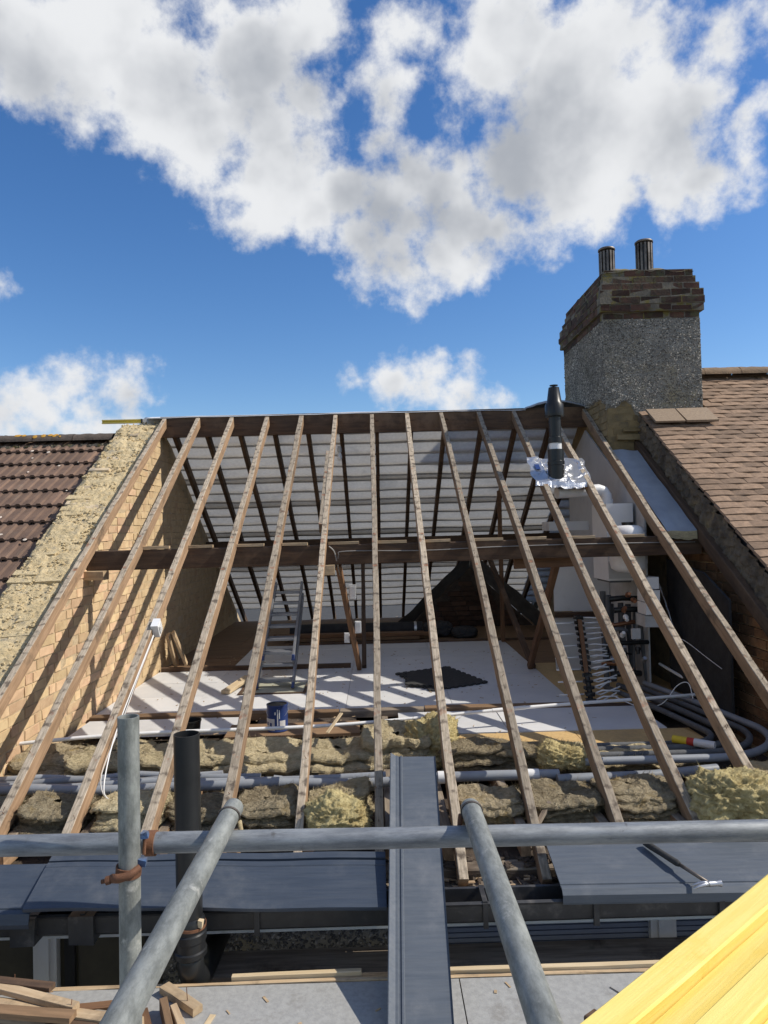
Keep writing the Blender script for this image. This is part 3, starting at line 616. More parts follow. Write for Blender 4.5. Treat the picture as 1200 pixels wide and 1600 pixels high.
# ------------------------------------------------------------------ chimney
CX0, CX1, CY0, CY1 = 2.452, 3.43, 7.40, 8.92
CH = thing('chimney', (2.94, 8.16, .6), 'roughcast chimney stack with corbelled sooty brick cap and two metal flue terminals', 'chimney')
MB().box(((CX0+CX1)/2, (CY0+CY1)/2, .2), (CX1-CX0, CY1-CY0, 3.85)).build('stack', ochre_render, CH)
def tapr(z): return .012 * (2.12 - z)
def coat(pA, pB, bottoms, nrm, name):
    """roughcast skin on one face from pA to pB with a ragged lower edge; returns sampling function"""
    pA = Vector(pA); pB = Vector(pB); n = Vector(nrm); nu, nv_ = 60, 26; ln = (pB - pA).length
    def bot(u):
        k = u * (len(bottoms) - 1); i = min(int(k), len(bottoms) - 2); f = k - i
        return bottoms[i] * (1 - f) + bottoms[i + 1] * f + .05 * noise.noise((u * 14, 3.3, ln)) + .025 * noise.noise((u * 40, 1.3, ln))
    def fn(u, v):
        b = bot(u); z = 2.13 + (b - 2.13) * v; p = pA + (pB - pA) * u
        th = .022 + .006 * noise.noise((u * 12, v * 12, 5)) if v < .999 else .001
        return Vector((p.x, p.y, z)) + n * th
    MB().grid(fn, nu, nv_).build(name, dash_base, CH, smooth=True)
    return fn
f1 = coat((CX0 - .022, CY0, 0), (CX1 + .022, CY0, 0), [1.20, 1.19, 1.27, 1.10, .97, .93, .98, .98, .98, .98], (0, -1, 0), 'roughcast_skin')
f2 = coat((CX0, CY1, 0), (CX0, CY0 - .022, 0), [1.2, 1.2, 1.25, 1.28, 1.30, 1.33, 1.30, 1.22], (-1, 0, 0), 'roughcast_skin')
f3 = coat((CX1, CY0, 0), (CX1, CY1, 0), [1.0, 1.2, 1.5, 1.4, 1.2], (1, 0, 0), 'roughcast_skin')
ICO = None
def ico():
    t = (1 + 5 ** .5) / 2
    v = [(-1, t, 0), (1, t, 0), (-1, -t, 0), (1, -t, 0), (0, -1, t), (0, 1, t), (0, -1, -t), (0, 1, -t), (t, 0, -1), (t, 0, 1), (-t, 0, -1), (-t, 0, 1)]
    f = [(0,11,5),(0,5,1),(0,1,7),(0,7,10),(0,10,11),(1,5,9),(5,11,4),(11,10,2),(10,7,6),(7,1,8),(3,9,4),(3,4,2),(3,2,6),(3,6,8),(3,8,9),(4,9,5),(2,4,11),(6,2,10),(8,6,7),(9,8,1)]
    return [Vector(p).normalized() for p in v], f
IV, IF = ico()
def pebbles(fns, n, name, m, parent, rr=(.004, .010), dark=.46):
    mb = MB(); vals = []
    for _ in range(n):
        fn = random.choices([q[0] for q in fns], [q[1] for q in fns])[0]
        p = fn(random.random(), random.random() * .985); r = random.uniform(*rr); sq = [random.uniform(.6, 1.2) for _ in range(3)]
        mb.add([p + Vector((v.x * r * sq[0], v.y * r * sq[1], v.z * r * sq[2])) for v in IV], IF)
        w = random.random(); val = random.uniform(0, .3) if w < dark else (random.uniform(.3, .6) if w < .82 else random.uniform(.7, 1.)); vals += [val] * 20
    o = mb.build(name, m, parent); a = o.data.attributes.new('rnd', 'FLOAT', 'FACE'); a.data.foreach_set('value', vals); tag(o, kind='stuff'); return o
pebbles([(f1, 1.), (f2, 1.1), (f3, .5)], 15000, 'pebbles', dash_stone, CH)
offs = [.022, .058, .066, .060, .03, .004, -.015]; cz = 2.13; CHT = .0765
cv = {}
def cbrick(w, d):
    key = (round(w, 3), round(d, 3))
    if key not in cv: cv[key] = [MB().box((0, 0, 0), (w, d, .059), jit=.005).mesh('brick', red_brick) for _ in range(4)]
    return random.choice(cv[key])
for c, of in enumerate(offs):
    x0, x1, y0, y1 = CX0 - of, CX1 + of, CY0 - of, CY1 + of; z = cz + CHT * (c + .5)
    MB().box(((x0+x1)/2, (y0+y1)/2, z), (x1-x0-.006, y1-y0-.006, CHT+.001*(c % 2)), jit=0).build('bed_joint', cap_mortar, CH)
    for (fix, a, b, ax_) in ((y0, x0, x1, 'x'), (x0, y0 + .1, y1, 'y'), (x1, y0 + .1, y1, 'y'), (y1, x0, x1, 'x')):
        p = a + (0 if c % 2 else .0); first = c % 2
        while p < b - .03:
            ln = .103 if first else .215; first = 0; ln = min(ln, b - p)
            if b - p - ln < .05: ln = b - p
            g_ = .014
            if ax_ == 'x':
                yy = fix + (.05 if fix == y0 else -.05); M_ = Matrix.Translation((p + ln/2, yy + random.uniform(-.004, .004), z + random.uniform(-.002, .002)))
                inst('brick', cbrick(ln - g_, .10), CH, M_ @ Matrix.Rotation(random.uniform(-.015, .015), 4, 'Y'))
            else:
                xx = fix + (.05 if fix == x0 else -.05); M_ = Matrix.Translation((xx + random.uniform(-.004, .004), p + ln/2, z + random.uniform(-.002, .002)))
                inst('brick', cbrick(.10, ln - g_), CH, M_ @ Matrix.Rotation(random.uniform(-.015, .015), 4, 'X'))
            p += ln
zt = cz + CHT * len(offs)
def flaunch(u, v):
    x = CX0 + .01 + (CX1 - CX0 - .02) * u; y = CY0 + .01 + (CY1 - CY0 - .02) * v; e = min(u, 1-u, v*1.5, (1-v)*1.5)
    return Vector((x, y, zt - .02 + .06 * min(1, e * 6) + .03 * fb3((x * 6, y * 6, 2)) + .03*min(1, e*3)))
MB().grid(flaunch, 30, 40).build('flaunching', cap_mortar, CH, smooth=True)
for (px, py, rr, hh, zz, dk) in ((2.785, 8.25, .092, .58, zt - .03, 1), (3.13, 8.0, .095, .50, zt + .03, 0)):
    mb = MB(); mb.lathe([(rr * .80, 0), (rr * .80, hh * .9)], (px, py, zz), 20); core_ = mb.build('flue_terminal', black_plastic, CH)
    mb = MB()
    for k in range(14):
        t = 2 * math.pi * k / 14; M_ = Matrix.Rotation(t, 3, 'Z')
        mb.box(M_ @ Vector((rr * .93, 0, 0)) + Vector((px, py, zz + hh * .47)), (.012, rr * .24, hh * .92), M=M_)
    sub('louvre_slats', mb.mesh('louvre_slats', steel_flue), core_)
    mb = MB(); mb.lathe([(0, hh + .012), (rr * .9, hh + .008), (rr * 1.06, hh - .004), (rr * 1.06, hh - .022), (rr * .9, hh - .022)], (px, py, zz), 22); mf = MB(); mf.lathe([(rr * 1.04, .03), (rr * 1.04, 0), (rr * 1.15, -.02)], (px, py, zz), 22); sub('base_flange', mf.mesh('base_flange', steel_flue, True), core_)
    sub('cap', mb.mesh('cap', steel_flue, True), core_)
obv = [MB().box((0, 0, 0), (.208, .03, .062), jit=.004).mesh('brick', ochre_render) for _ in range(4)]; olv = [MB().box((0, 0, 0), (.03, .208, .062), jit=.004).mesh('brick', ochre_render) for _ in range(4)]
for r_ in range(9):
    z = .80 + r_ * .074
    for q in range(2 if r_ < 5 else 1): inst('brick', random.choice(obv), CH, Matrix.Translation((CX0 + .11 + .218 * q + (.0 if r_ % 2 else .05), CY0 + .010, z)))
    for q in range(3): 
        yy = CY0 + .11 + .218 * q + (.05 if r_ % 2 else 0)
        if zf(yy) < z - .02: inst('brick', random.choice(olv), CH, Matrix.Translation((CX0 + .010, yy, z)))
MB().box((2.86, CY0 - .008, zf(7.38) + .075), (.15, .03, .05), jit=.006).build('hole_shade_block', black_felt, CH)  # black block in the recess, its colour standing in for the hole's shade
mb = MB()
for (x, w) in ((2.66, .24), (2.98, .1)): mb.box((x, CY0 - .02, zf(7.38) + .05), (w, .05, .06), jit=.008)
mb.box((2.82, CY0 - .02, zf(7.38) + .122), (.42, .05, .03), jit=.006); mb.build('corbel_course', ochre_render, CH)

# ------------------------------------------------------------------ loft floor
LF = MB().box((.17, 8.1, -1.75), (5.2, 9.1, .08)).build('loft_floor', plaster_dirt); tag(LF, kind='structure')
def panel(x0, x1, y0, y1, m, z=FLOOR, th=.022, rot=0., name='floor_panel'):
    mb = MB(); w, d = x1 - x0 - .004, y1 - y0 - .004
    b = .0015; mb.box((0, 0, -th/2), (w, d, th))
    M_ = Matrix.Translation(((x0+x1)/2, (y0+y1)/2, z + random.uniform(-.0015, .0015))) @ Matrix.Rotation(R(rot), 4, 'Z')
    return inst(name, mb.mesh(name, m), LF, M_)
# main white field beyond the cross timber
for (x0, x1) in ((-2.44, -1.66), (-1.66, -.30), (-.30, .62), (.62, 1.66)):
    ys = [6.08, 6.72, 7.32, 7.92, 8.52, 9.12, 9.5]
    for a, b in zip(ys, ys[1:]):
        if x1 < -1.2 and a > 7.85: continue
        if x0 == -1.66 and 6.7 < a < 7.3: continue
        panel(x0, x1, a, b, white_board)
panel(-1.66, -1.34, 6.72, 7.32, white_board); panel(-.72, -.30, 6.72, 7.32, white_board)
panel(1.66, 2.75, 6.08, 7.9, tan_board, z=FLOOR - .004); panel(1.66, 2.75, 7.9, 9.5, brown_board, z=FLOOR - .004)
for i, y in enumerate((8.02, 8.24, 8.46, 8.68, 8.9, 9.12, 9.34)): panel(-2.44, -1.66, y, y + .215, brown_board)
for i in range(9): panel(-2.44 + i*.58, -2.44 + (i+1)*.58, 9.52, 12.2, brown_board, z=FLOOR + .002)
# front strip: white boards with a chipboard edge
panel(.14, .95, 5.30, 5.93, white_board); panel(.95, 2.12, 5.28, 5.93, white_board, z=FLOOR+.003)
panel(.50, 1.42, 4.88, 5.28, tan_board, z=FLOOR - .002); panel(1.42, 2.28, 4.94, 5.28, tan_board, z=FLOOR - .002)
panel(-2.40, -1.62, 5.50, 5.93, white_board, rot=1.); panel(-1.62, -1.14, 5.52, 5.93, white_board, rot=-2)
panel(-1.16, -.16, 5.26, 5.60, brown_board, z=FLOOR + .03, rot=1.5); panel(-1.0, -.2, 5.45, 5.9, plaster_dirt, z=FLOOR - .02)
# cross timbers between the boards
def timber(nm, p0, p1, w, h, m): 
    o = beam(nm, p0, p1, w, h, m, None); o.parent = LF; return o
timber('cross_timber', (-2.42, 6.01, FLOOR - .01), (-.35, 5.99, FLOOR - .01), .10, .06, brown_board)
timber('cross_timber', (-.34, 6.0, FLOOR - .01), (.36, 5.99, FLOOR - .01), .10, .06, grey_wood)
timber('cross_timber', (.37, 6.0, FLOOR - .004), (1.62, 5.98, FLOOR - .004), .10, .06, brown_board)
timber('cross_timber', (1.63, 6.01, FLOOR - .03), (2.7, 6.01, FLOOR - .03), .09, .06, dark_wood)
timber('cross_timber', (-2.42, 7.96, FLOOR + .02), (-.32, 7.92, FLOOR + .02), .06, .05, dark_wood)
timber('cross_timber', (-1.2, 9.52, FLOOR + .0), (2.6, 9.50, FLOOR + .0), .05, .06, dark_wood)

# ------------------------------------------------------------------ mineral wool
def lump(name, c, size, m, label, seed, group='lumps of mineral wool along the eaves', amp=.3, flat=.0, res=3, ex=3.2):
    """fibrous lump: a rounded box pushed about by fractal noise"""
    n = 34; c = Vector(c); mb = MB(); sx, sy, sz = (d / 2 for d in size); vs = []; fs = []
    faces = [((1,0,0),(0,1,0),(0,0,1)), ((-1,0,0),(0,-1,0),(0,0,1)), ((0,1,0),(-1,0,0),(0,0,1)), ((0,-1,0),(1,0,0),(0,0,1)), ((0,0,1),(1,0,0),(0,1,0)), ((0,0,-1),(1,0,0),(0,-1,0))]
    for (nn, uu, vv) in faces:
        nn, uu, vv = Vector(nn), Vector(uu), Vector(vv); o_ = len(vs)
        for j in range(n + 1):
            for i in range(n + 1):
                p = nn + uu * (2*i/n - 1) + vv * (2*j/n - 1)
                e = ex; l = (abs(p.x)**e + abs(p.y)**e + abs(p.z)**e) ** (1/e); p = p / l
                q = Vector((p.x * sx, p.y * sy, p.z * sz)); w = q + c + Vector((seed, 0, 0))
                d = amp * min(size) * (.45 * fb3(w * 5.0, 2) + .24 * fb3(Vector((w.x * 16, w.y * 16, w.z * 44)), 4) - .22 * max(0, noise.noise(w * 9) - .15) + .15 * noise.noise(w * 60))
                q = q + p.normalized() * d
                if q.z < -sz: q.z = -sz
                vs.append(c + q)
        fs += [(o_ + j*(n+1)+i, o_ + j*(n+1)+i+1, o_ + (j+1)*(n+1)+i+1, o_ + (j+1)*(n+1)+i) for j in range(n) for i in range(n)]
    mb.add(vs, fs)
    if m is not black_felt:                       # loose fibres standing off the surface
        rg = random.Random(int(seed * 10)); tv_ = []; tf_ = []
        for _ in range(2600):
            p = vs[rg.randrange(len(vs))]; nn = (p - c); nn = Vector((nn.x / sx ** 2, nn.y / sy ** 2, nn.z / sz ** 2)).normalized()
            if p.z <= c.z - sz * .98: continue
            q = Vector((rg.gauss(0, 1), rg.gauss(0, 1), rg.gauss(0, .5))); tdir = (nn * rg.uniform(.05, .6) + q * .55).normalized(); L_ = rg.uniform(.012, .042)
            p = p + Vector((rg.uniform(-.008, .008), rg.uniform(-.008, .008), rg.uniform(-.008, .008))); w2 = tdir.cross(nn + Vector((.01, .02, .03))).normalized() * rg.uniform(.0007, .0018)
            k = len(tv_); tv_ += [p - w2, p + w2, p + tdir * L_]; tf_.append((k, k + 1, k + 2))
        mb.add(tv_, tf_)
    me = mb.mesh(name, m, True)
    o = inst(name, me); tag(o, label, 'insulation', group); return o
def batt(name, c, size, m, label, seed, group='lumps of mineral wool along the eaves'):
    """mineral wool batt: a pile of torn, matted layers with ragged edges and loose fibres"""
    rg = random.Random(int(seed * 10)); c = Vector(c); sx, sy, sz = size; nl = rg.choice([6, 7, 8]); mb = MB(); na = 56
    rim = []
    for li in range(nl):
        z0 = -sz / 2 + sz * li / nl; th = sz / nl * rg.uniform(1.05, 1.35); ox, oy = rg.uniform(-.022, .022), rg.uniform(-.03, .03)
        kx = sx / 2 * rg.uniform(.88, 1.04); ky = sy / 2 * rg.uniform(.86, 1.04) * (1 - .10 * li / nl); sd = seed + li * 3.7; tilt = rg.uniform(-.08, .08)
        def pt(a, f, zz):
            e = 5.; cs, sn = math.cos(a), math.sin(a); l = (abs(cs) ** e + abs(sn) ** e) ** (-1 / e)
            rag = 1 + .07 * noise.noise((cs * 3.2, sn * 3.2, sd)) + .055 * noise.noise((cs * 11, sn * 11, sd)) + .03 * noise.noise((cs * 30, sn * 30, sd))
            x = cs * l * kx * f * rag + ox; y = sn * l * ky * f * rag + oy
            w = .036 * fb3(((c.x + x) * 4.5, (c.y + y) * 4.5, seed), 3) * (.3 + .7 * (li + 1) / nl) + .013 * fb3(((c.x + x) * 22, (c.y + y) * 22, sd), 4)
            return c + Vector((x, y, z0 + zz + w + tilt * x))
        rows = [(1.0 - .03, 0), (1.0 + .012, th * .3), (1.0 + .004, th * .7), (.965, th), (.86, th + .006), (.7, th + .004), (.5, th + .002), (.3, th), (.1, th)]
        vs = [pt(2 * math.pi * k / na, f, zz) for (f, zz) in rows for k in range(na)]
        mb.add(vs, [(i * na + k, i * na + (k + 1) % na, (i + 1) * na + (k + 1) % na, (i + 1) * na + k) for i in range(len(rows) - 1) for k in range(na)])
        rim += [(vs[na * r_ + k], (vs[na * r_ + k] - c - Vector((0, 0, z0))).normalized()) for r_ in (1, 2, 3, 4, 5, 6, 7) for k in range(na)]
    tv_ = []; tf_ = []
    for _ in range(3800):
        p, nn = rim[rg.randrange(len(rim))]; q = Vector((rg.gauss(0, 1), rg.gauss(0, 1), rg.gauss(0, .35))); d = (nn * rg.uniform(.1, .7) + q * .6 + Vector((0, 0, .15))).normalized(); L_ = rg.uniform(.012, .05)
        p = p + Vector((rg.uniform(-.006, .006), rg.uniform(-.006, .006), rg.uniform(-.006, .006))); w2 = d.cross(Vector((.3, .5, .8))).normalized() * rg.uniform(.0007, .002); k = len(tv_); tv_ += [p - w2, p + w2, p + d * L_]; tf_.append((k, k + 1, k + 2))
    mb.add(tv_, tf_)
    o = inst(name, mb.mesh(name, m, False)); tag(o, label, 'insulation', group); return o
def mids(k): return (RX[k] + RX[k+1]) / 2
W1 = [  # back row of thick batts
 (-2.22, 4.89, -1.56, 0.51, 0.52, 0.27, dirty_wool, 'mineral wool batt against the left brick wall, under the white conduit'),
 (-1.80, 4.83, -1.56, 0.51, 0.52, 0.27, wool, 'tan mineral wool batt left of the upright scaffold tube'),
 (-1.33, 4.86, -1.56, 0.55, 0.52, 0.27, wool, 'mineral wool batt behind the black soil pipe'),
 (-0.80, 4.83, -1.56, 0.63, 0.52, 0.27, wool, 'long tan mineral wool batt in front of the paint can'),
 (-0.28, 4.86, -1.56, 0.55, 0.52, 0.27, wool, 'tan wool batt right of the paint can with a wood splinter on it'),
 (0.08, 4.89, -1.50, 0.41, 0.52, 0.32, wool, 'folded yellowish wool batt standing above the leaning grey board'),
 (0.36, 4.93, -1.50, 0.39, 0.52, 0.32, yellow_wool, 'torn upright wool piece at the white board edge'),
 (0.62, 4.70, -1.50, 0.42, 0.40, 0.20, dirty_wool, 'dirty brown wool heap right of the leaning grey board'),
 (0.98, 4.66, -1.51, 0.44, 0.36, 0.20, dirty_wool, 'dark dusty wool heap in front of the chipboard edge'),
 (1.14, 4.50, -1.46, 0.34, 0.26, 0.16, yellow_wool, 'bright yellow wool tuft beside the grey pipe end'),
 (1.52, 4.62, -1.53, 0.50, 0.30, 0.13, wool, 'flat strip of wool in front of the right chipboard'),
 (1.90, 4.62, -1.54, 0.40, 0.26, 0.12, dirty_wool, 'thin dusty wool strip by the striped tube'),
]
W2 = [
 (-2.22, 3.98, -1.52, .34, .40, .20, dirty_wool, 'grey-brown wool ball in the far left joist bay'),
 (-1.80, 4.00, -1.52, .32, .34, .20, dirty_wool, 'fibrous wool ball in the second joist bay from the left'),
 (-1.38, 3.98, -1.51, .34, .36, .22, wool, 'curled pale wool roll beside the upright scaffold tube'),
 (-1.00, 3.98, -1.54, .30, .30, .16, dirty_wool, 'wool clump behind the black soil pipe foot'),
 (-.62, 3.96, -1.52, .34, .36, .18, dirty_wool, 'dusty wool wad left of the bright yellow clump'),
 (-.23, 3.74, -1.50, .30, .26, .20, yellow_wool, 'bright yellow wool clump between two rafter feet at the eaves'),
 (-.25, 4.02, -1.50, .30, .26, .18, wool, 'grey wool wad behind the bright yellow clump'),
 (.58, 3.98, -1.53, .34, .34, .18, dirty_wool, 'dark wool batt behind the end of the right scaffold pole'),
 (.98, 3.98, -1.52, .38, .34, .18, dirty_wool, 'dark wool batt in the bay right of the right scaffold pole'),
 (1.40, 3.98, -1.52, .38, .34, .18, dirty_wool, 'long dusty wool batt second from the right'),
 (1.82, 3.78, -1.46, .40, .34, .26, yellow_wool, 'large torn yellow wool piece at the right end of the eaves'),
 (2.24, 4.05, -1.50, .30, .40, .20, wool, 'wool wad in the bay at the right wall'),
]
sd = 0
for t in W1 + W2:
    sd += 7.3; x, y, z, sx_, sy_, sz_, m_, lb = t
    if m_ is yellow_wool:
        lump('insulation_batt', (x, y, z), (sx_, sy_, sz_), m_, lb, sd, amp=.52, ex=2.5)
    else:
        hz = sz_ * (.82 if t in W1 else .72)
        batt('insulation_batt', (x, y, z - (sz_ - hz) / 2), (sx_ + (.06 if t in W1 else .04), sy_, hz), m_, lb, sd)
# dust, chips and splinters along the eaves and between the joists
mb = MB(); mg = MB()
for _ in range(1500):
    y = random.choice([random.uniform(3.42, 3.7), random.uniform(3.6, 5.6)]); x = random.uniform(-2.4, 2.7); zz = -1.742 if y < 3.55 else (-1.695 if y < 3.66 else -1.705)
    s_ = random.uniform(.004, .02); M_ = Matrix.Rotation(random.uniform(0, 6.3), 3, 'Z') @ Matrix.Rotation(random.uniform(-.4, .4), 3, 'X')
    mb.box((x, y, zz + s_ * .4), (s_ * random.uniform(1, 5), s_, s_ * .5), M=M_, jit=s_ * .15)
for _ in range(220):
    y = random.uniform(3.44, 3.72); x = random.uniform(-2.4, 2.7); M_ = Matrix.Rotation(random.uniform(-.6, .6), 3, 'Z') @ Matrix.Rotation(random.uniform(-.2, .2), 3, 'Y')
    mg.box((x, y, -1.735), (random.uniform(.03, .14), random.uniform(.006, .02), .006), M=M_, jit=.002)
for _ in range(380):
    y = random.uniform(4.95, 8.9); x = random.uniform(-2.3, 1.7); s_ = random.uniform(.003, .011)
    mg.box((x, y, FLOOR + .003), (s_ * random.uniform(1, 4), s_, .003), M=Matrix.Rotation(random.uniform(0, 6), 3, 'Z'))
o = mb.build('rubble', plaster_dirt); tag(o, 'dust and mortar crumbs lying in the joist bays', 'rubble', kind='stuff')
for _ in range(22):
    s_ = random.uniform(.003, .012); mg.box((random.uniform(-1.7, 1.2), random.uniform(2.5, 3.0), -1.898), (s_ * random.uniform(1, 5), s_, .003), M=Matrix.Rotation(random.uniform(0, 6), 3, 'Z'))
o = mg.build('wood_chips', pale_wood); tag(o, 'loose wood chips and splinters along the eaves, the loft floor and the deck', 'wood chips', kind='stuff')

# ------------------------------------------------------------------ pipes at the eaves
def pipe(name, pts, r, m, label, cat, group=None, seg=12, sm=True):
    o = MB().tube(pts, r, seg).build(name, m, None, smooth=sm, angle=40); return tag(o, label, cat, group)
def arc(c, r, a0, a1, z, n=14): return [(c[0] + r * math.cos(R(a0 + (a1 - a0) * i / n)), c[1] + r * math.sin(R(a0 + (a1 - a0) * i / n)), z) for i in range(n + 1)]
GP = 'grey conduits along the eaves'
lab = ['nearest thick grey pipe along the eaves from the left wall to the leaning board', 'second grey conduit from the eaves in the left bundle', 'third grey conduit of the left bundle, thin', 'rearmost thin grey conduit of the left bundle']
for i, (y, r, x1) in enumerate(((4.26, .029, .10), (4.345, .024, .02), (4.42, .022, -.75), (4.49, .021, -1.0))):
    pts = [(-2.44 + (x1 + 2.44) * t / 14, y + .012 * math.sin(t * 1.3 + i), -1.505 + .012 * i * 0 + .008 * math.sin(t * .9 + 2*i) + r - .025) for t in range(15)]
    P = thing('pipe', (pts[0][0], y, -1.53), lab[i], 'pipe', GP)
    MB().tube(pts, r, 14).build('tube', grey_pipe, P, smooth=True, angle=40)
    if i < 2:
        for xx in (-.87, -.66):
            if xx < x1: MB().tube([(xx, y + .003, pts[8][2]), (xx + .05, y + .003, pts[9][2])], r * 1.13, 14).build('coupling', grey_pipe, P, smooth=True, angle=40)
P = thing('pipe', (.3, 4.25, -1.53), 'grey waste pipe from the leaning board running right to a white coupling', 'pipe', GP)
MB().tube([(.05, 4.26, -1.49), (.7, 4.26, -1.487), (1.05, 4.25, -1.487)], .030, 16).build('tube', grey_pipe, P, smooth=True, angle=40)
MB().tube([(.84, 4.255, -1.487), (.93, 4.253, -1.487)], .034, 16).build('coupling', white_plastic, P, smooth=True, angle=40)
MB().tube([(.33, 4.26, -1.489), (.37, 4.26, -1.489)], .036, 16).build('pipe_clip', white_plastic, P, smooth=True, angle=40)
P = thing('pipe', (1.1, 4.22, -1.53), 'grey pipe with open end beside the bright yellow tuft, running under the right rafters', 'pipe', GP)
MB().tube([(1.02, 4.17, -1.49), (1.6, 4.19, -1.488), (2.0, 4.26, -1.486)], .030, 16).build('tube', grey_pipe, P, smooth=True, angle=40)
for i, (rr_, zz) in enumerate(((.62, -1.47), (.50, -1.475), (.38, -1.48), (.26, -1.49))):
    cx, cy = 2.04, 4.43 + .60
    pts = [(1.25 + .05*i, cy - rr_, zz), (1.7, cy - rr_ , zz)] + arc((cx, cy), rr_, -90, 0, zz) + [(cx + rr_ - .10, 5.6, zz + .01), (cx + rr_ - .28, 6.4, zz + .02)]
    pts = [Vector(p) for p in pts]
    P = pipe('pipe', pts, .025 - .003 * (i % 2), lag_pipe if i else grey_pipe, ['outermost grey pipe sweeping round the right corner of the loft floor', 'second of the curved lagged pipes at the right corner', 'third of the curved lagged pipes at the right corner', 'innermost curved lagged pipe at the right corner'][i], 'pipe', 'curved pipes at the right corner', 14)
cp = [(-2.60 + (2.70 + 2.60) * t / 20, 4.86 + .92 * (t / 20) ** 1.15, -1.405 + .03 * math.sin(t * .5) * (1 - t/20) + .0 * t) for t in range(21)]
P = thing('conduit', (-2.5, 4.86, -1.42), 'long thin white conduit slung right across the loft in front of the boards', 'conduit')
MB().tube(cp, .013, 12).build('tube', white_plastic, P, smooth=True, angle=40)
MB().tube([cp[13], cp[14]], .0155, 12).build('coupling', white_plastic, P, smooth=True, angle=40)
pipe('conduit', [(2.72, 5.79, -1.40), (2.62, 6.2, -1.35), (2.56, 6.5, -1.30)], .013, white_plastic, 'short white conduit running back along the right wall', 'conduit')

# ------------------------------------------------------------------ things on the loft floor
PC = thing('paint_can', (-.78, 5.40, FLOOR + .04), 'blue and white paint can with a dark lid standing before the white boards', 'paint can')
mb = MB(); mb.lathe([(0, 0), (.078, 0), (.080, .006), (.078, .012), (.078, .185), (.081, .19), (.081, .196), (.074, .196)], (-.78, 5.40, -1.497), 32, 0)
o = mb.build('body', [can_blue], PC, smooth=True, angle=35)
mb = MB(); mb.lathe([(.074, .195), (.070, .189), (0, .188)], (-.78, 5.40, -1.497), 32); mb.build('lid', black_plastic, PC, smooth=True, angle=35)
def canpatch(a0, a1, z0, z1, m, nm, r=.0788):
    return MB().grid(lambda u, v: Vector((-.78 + r * math.cos(R(a0 + (a1-a0)*u)), 5.40 + r * math.sin(R(a0 + (a1-a0)*u)), -1.497 + z0 + (z1-z0)*v)), 12, 1).build(nm, m, PC, smooth=True)
canpatch(186, 262, .014, .10, can_white, 'label_panel'); canpatch(290, 325, .018, .085, can_white, 'label_panel'); canpatch(276, 282, .05, .17, can_white, 'label_stripe'); canpatch(287, 291, .10, .165, can_white, 'label_stripe'); canpatch(262, 270, .13, .15, can_white, 'label_stripe')
canpatch(205, 222, .05, .075, can_blue, 'label_mark', .0792); canpatch(232, 246, .045, .07, can_blue, 'label_mark', .0792)
mb = MB(); mb.tube([(-.78 + .083*math.cos(R(t)), 5.40 + .083*math.sin(R(t)) - .015*math.sin(R(t)), -1.34 - .06*math.sin(R(t - 180))) for t in range(180, 361, 15)], .002, 6); mb.build('handle', alu, PC)
BK = thing('bucket', (-1.42, 5.34, FLOOR), 'small black plastic tub half hidden behind the black soil pipe', 'bucket')
MB().lathe([(0, .0), (.065, 0), (.078, .13), (.082, .132), (.082, .142), (.074, .142), (.066, .01)], (-1.42, 5.34, FLOOR), 28).build('body', black_plastic, BK, smooth=True, angle=35)
# ladder
LD = thing('ladder', (-1.02, 6.9, FLOOR), 'aluminium loft ladder lying back against the floor hatch', 'ladder')
def lsec(dx, dn, ya, yb, wd):
    d = Vector((-.05, 1.55, .72)).normalized(); nn = Vector((0, -.42, .91)).normalized()
    base = Vector((-1.02 + dx, 6.93, FLOOR + .02)) + nn * dn
    for sx_ in (-1, 1): 
        a = base + Vector((sx_ * wd, 0, 0)) + d * ya; b = base + Vector((sx_ * wd, 0, 0)) + d * yb
        st_ = beam('stile', a, b, .026, .066, ladder_alu, LD, up=nn, segs=3, jit=.0)
        sub('foot', MB().box(a + Vector((0, -.012, .02)), (.028, .035, .05), jit=.004).mesh('foot', can_blue), st_)
    t = ya + .12
    while t < yb - .03:
        c = base + d * t; beam('rung', c - Vector((wd - .012, 0, 0)), c + Vector((wd - .012, 0, 0)), .090, .026, ladder_alu, LD, up=(0, 0, 1), segs=1, jit=0.); t += .245
lsec(0, .0, 0, 1.75, .175); lsec(.005, .075, .35, 1.9, .155)
MB().tube([(-1.26, 7.05, FLOOR + .18), (-1.29, 7.9, FLOOR + .56), (-1.29, 8.4, FLOOR + .84), (-1.25, 8.52, FLOOR + .84), (-1.22, 8.5, FLOOR + .74)], .012, 10).build('handrail', black_plastic, LD, smooth=True)
HT = thing('hatch_lid', (-1.0, 7.0, FLOOR), 'pale green-grey hatch panel under the foot of the ladder', 'hatch')
MB().box((-1.02, 6.98, FLOOR - .012), (.58, .50, .02)).build('panel', mat('pale_green_board', (.42, .42, .33), (.36, .36, .28), rough=.5, scale=5, bump=.1), HT)
mb = MB()
for x in (-1.325, -.715): mb.box((x, 6.98, FLOOR + .003), (.028, .56, .02))
mb.box((-1.02, 6.72, FLOOR + .003), (.58, .025, .02)); mb.build('frame', dark_wood, HT)
beam_ = beam('timber_offcut', (-1.46, 6.75, FLOOR + .025), (-1.33, 7.25, FLOOR + .06), .09, .03, sawn_new); tag(beam_, 'pale cream board offcut propped left of the ladder foot', 'offcut')
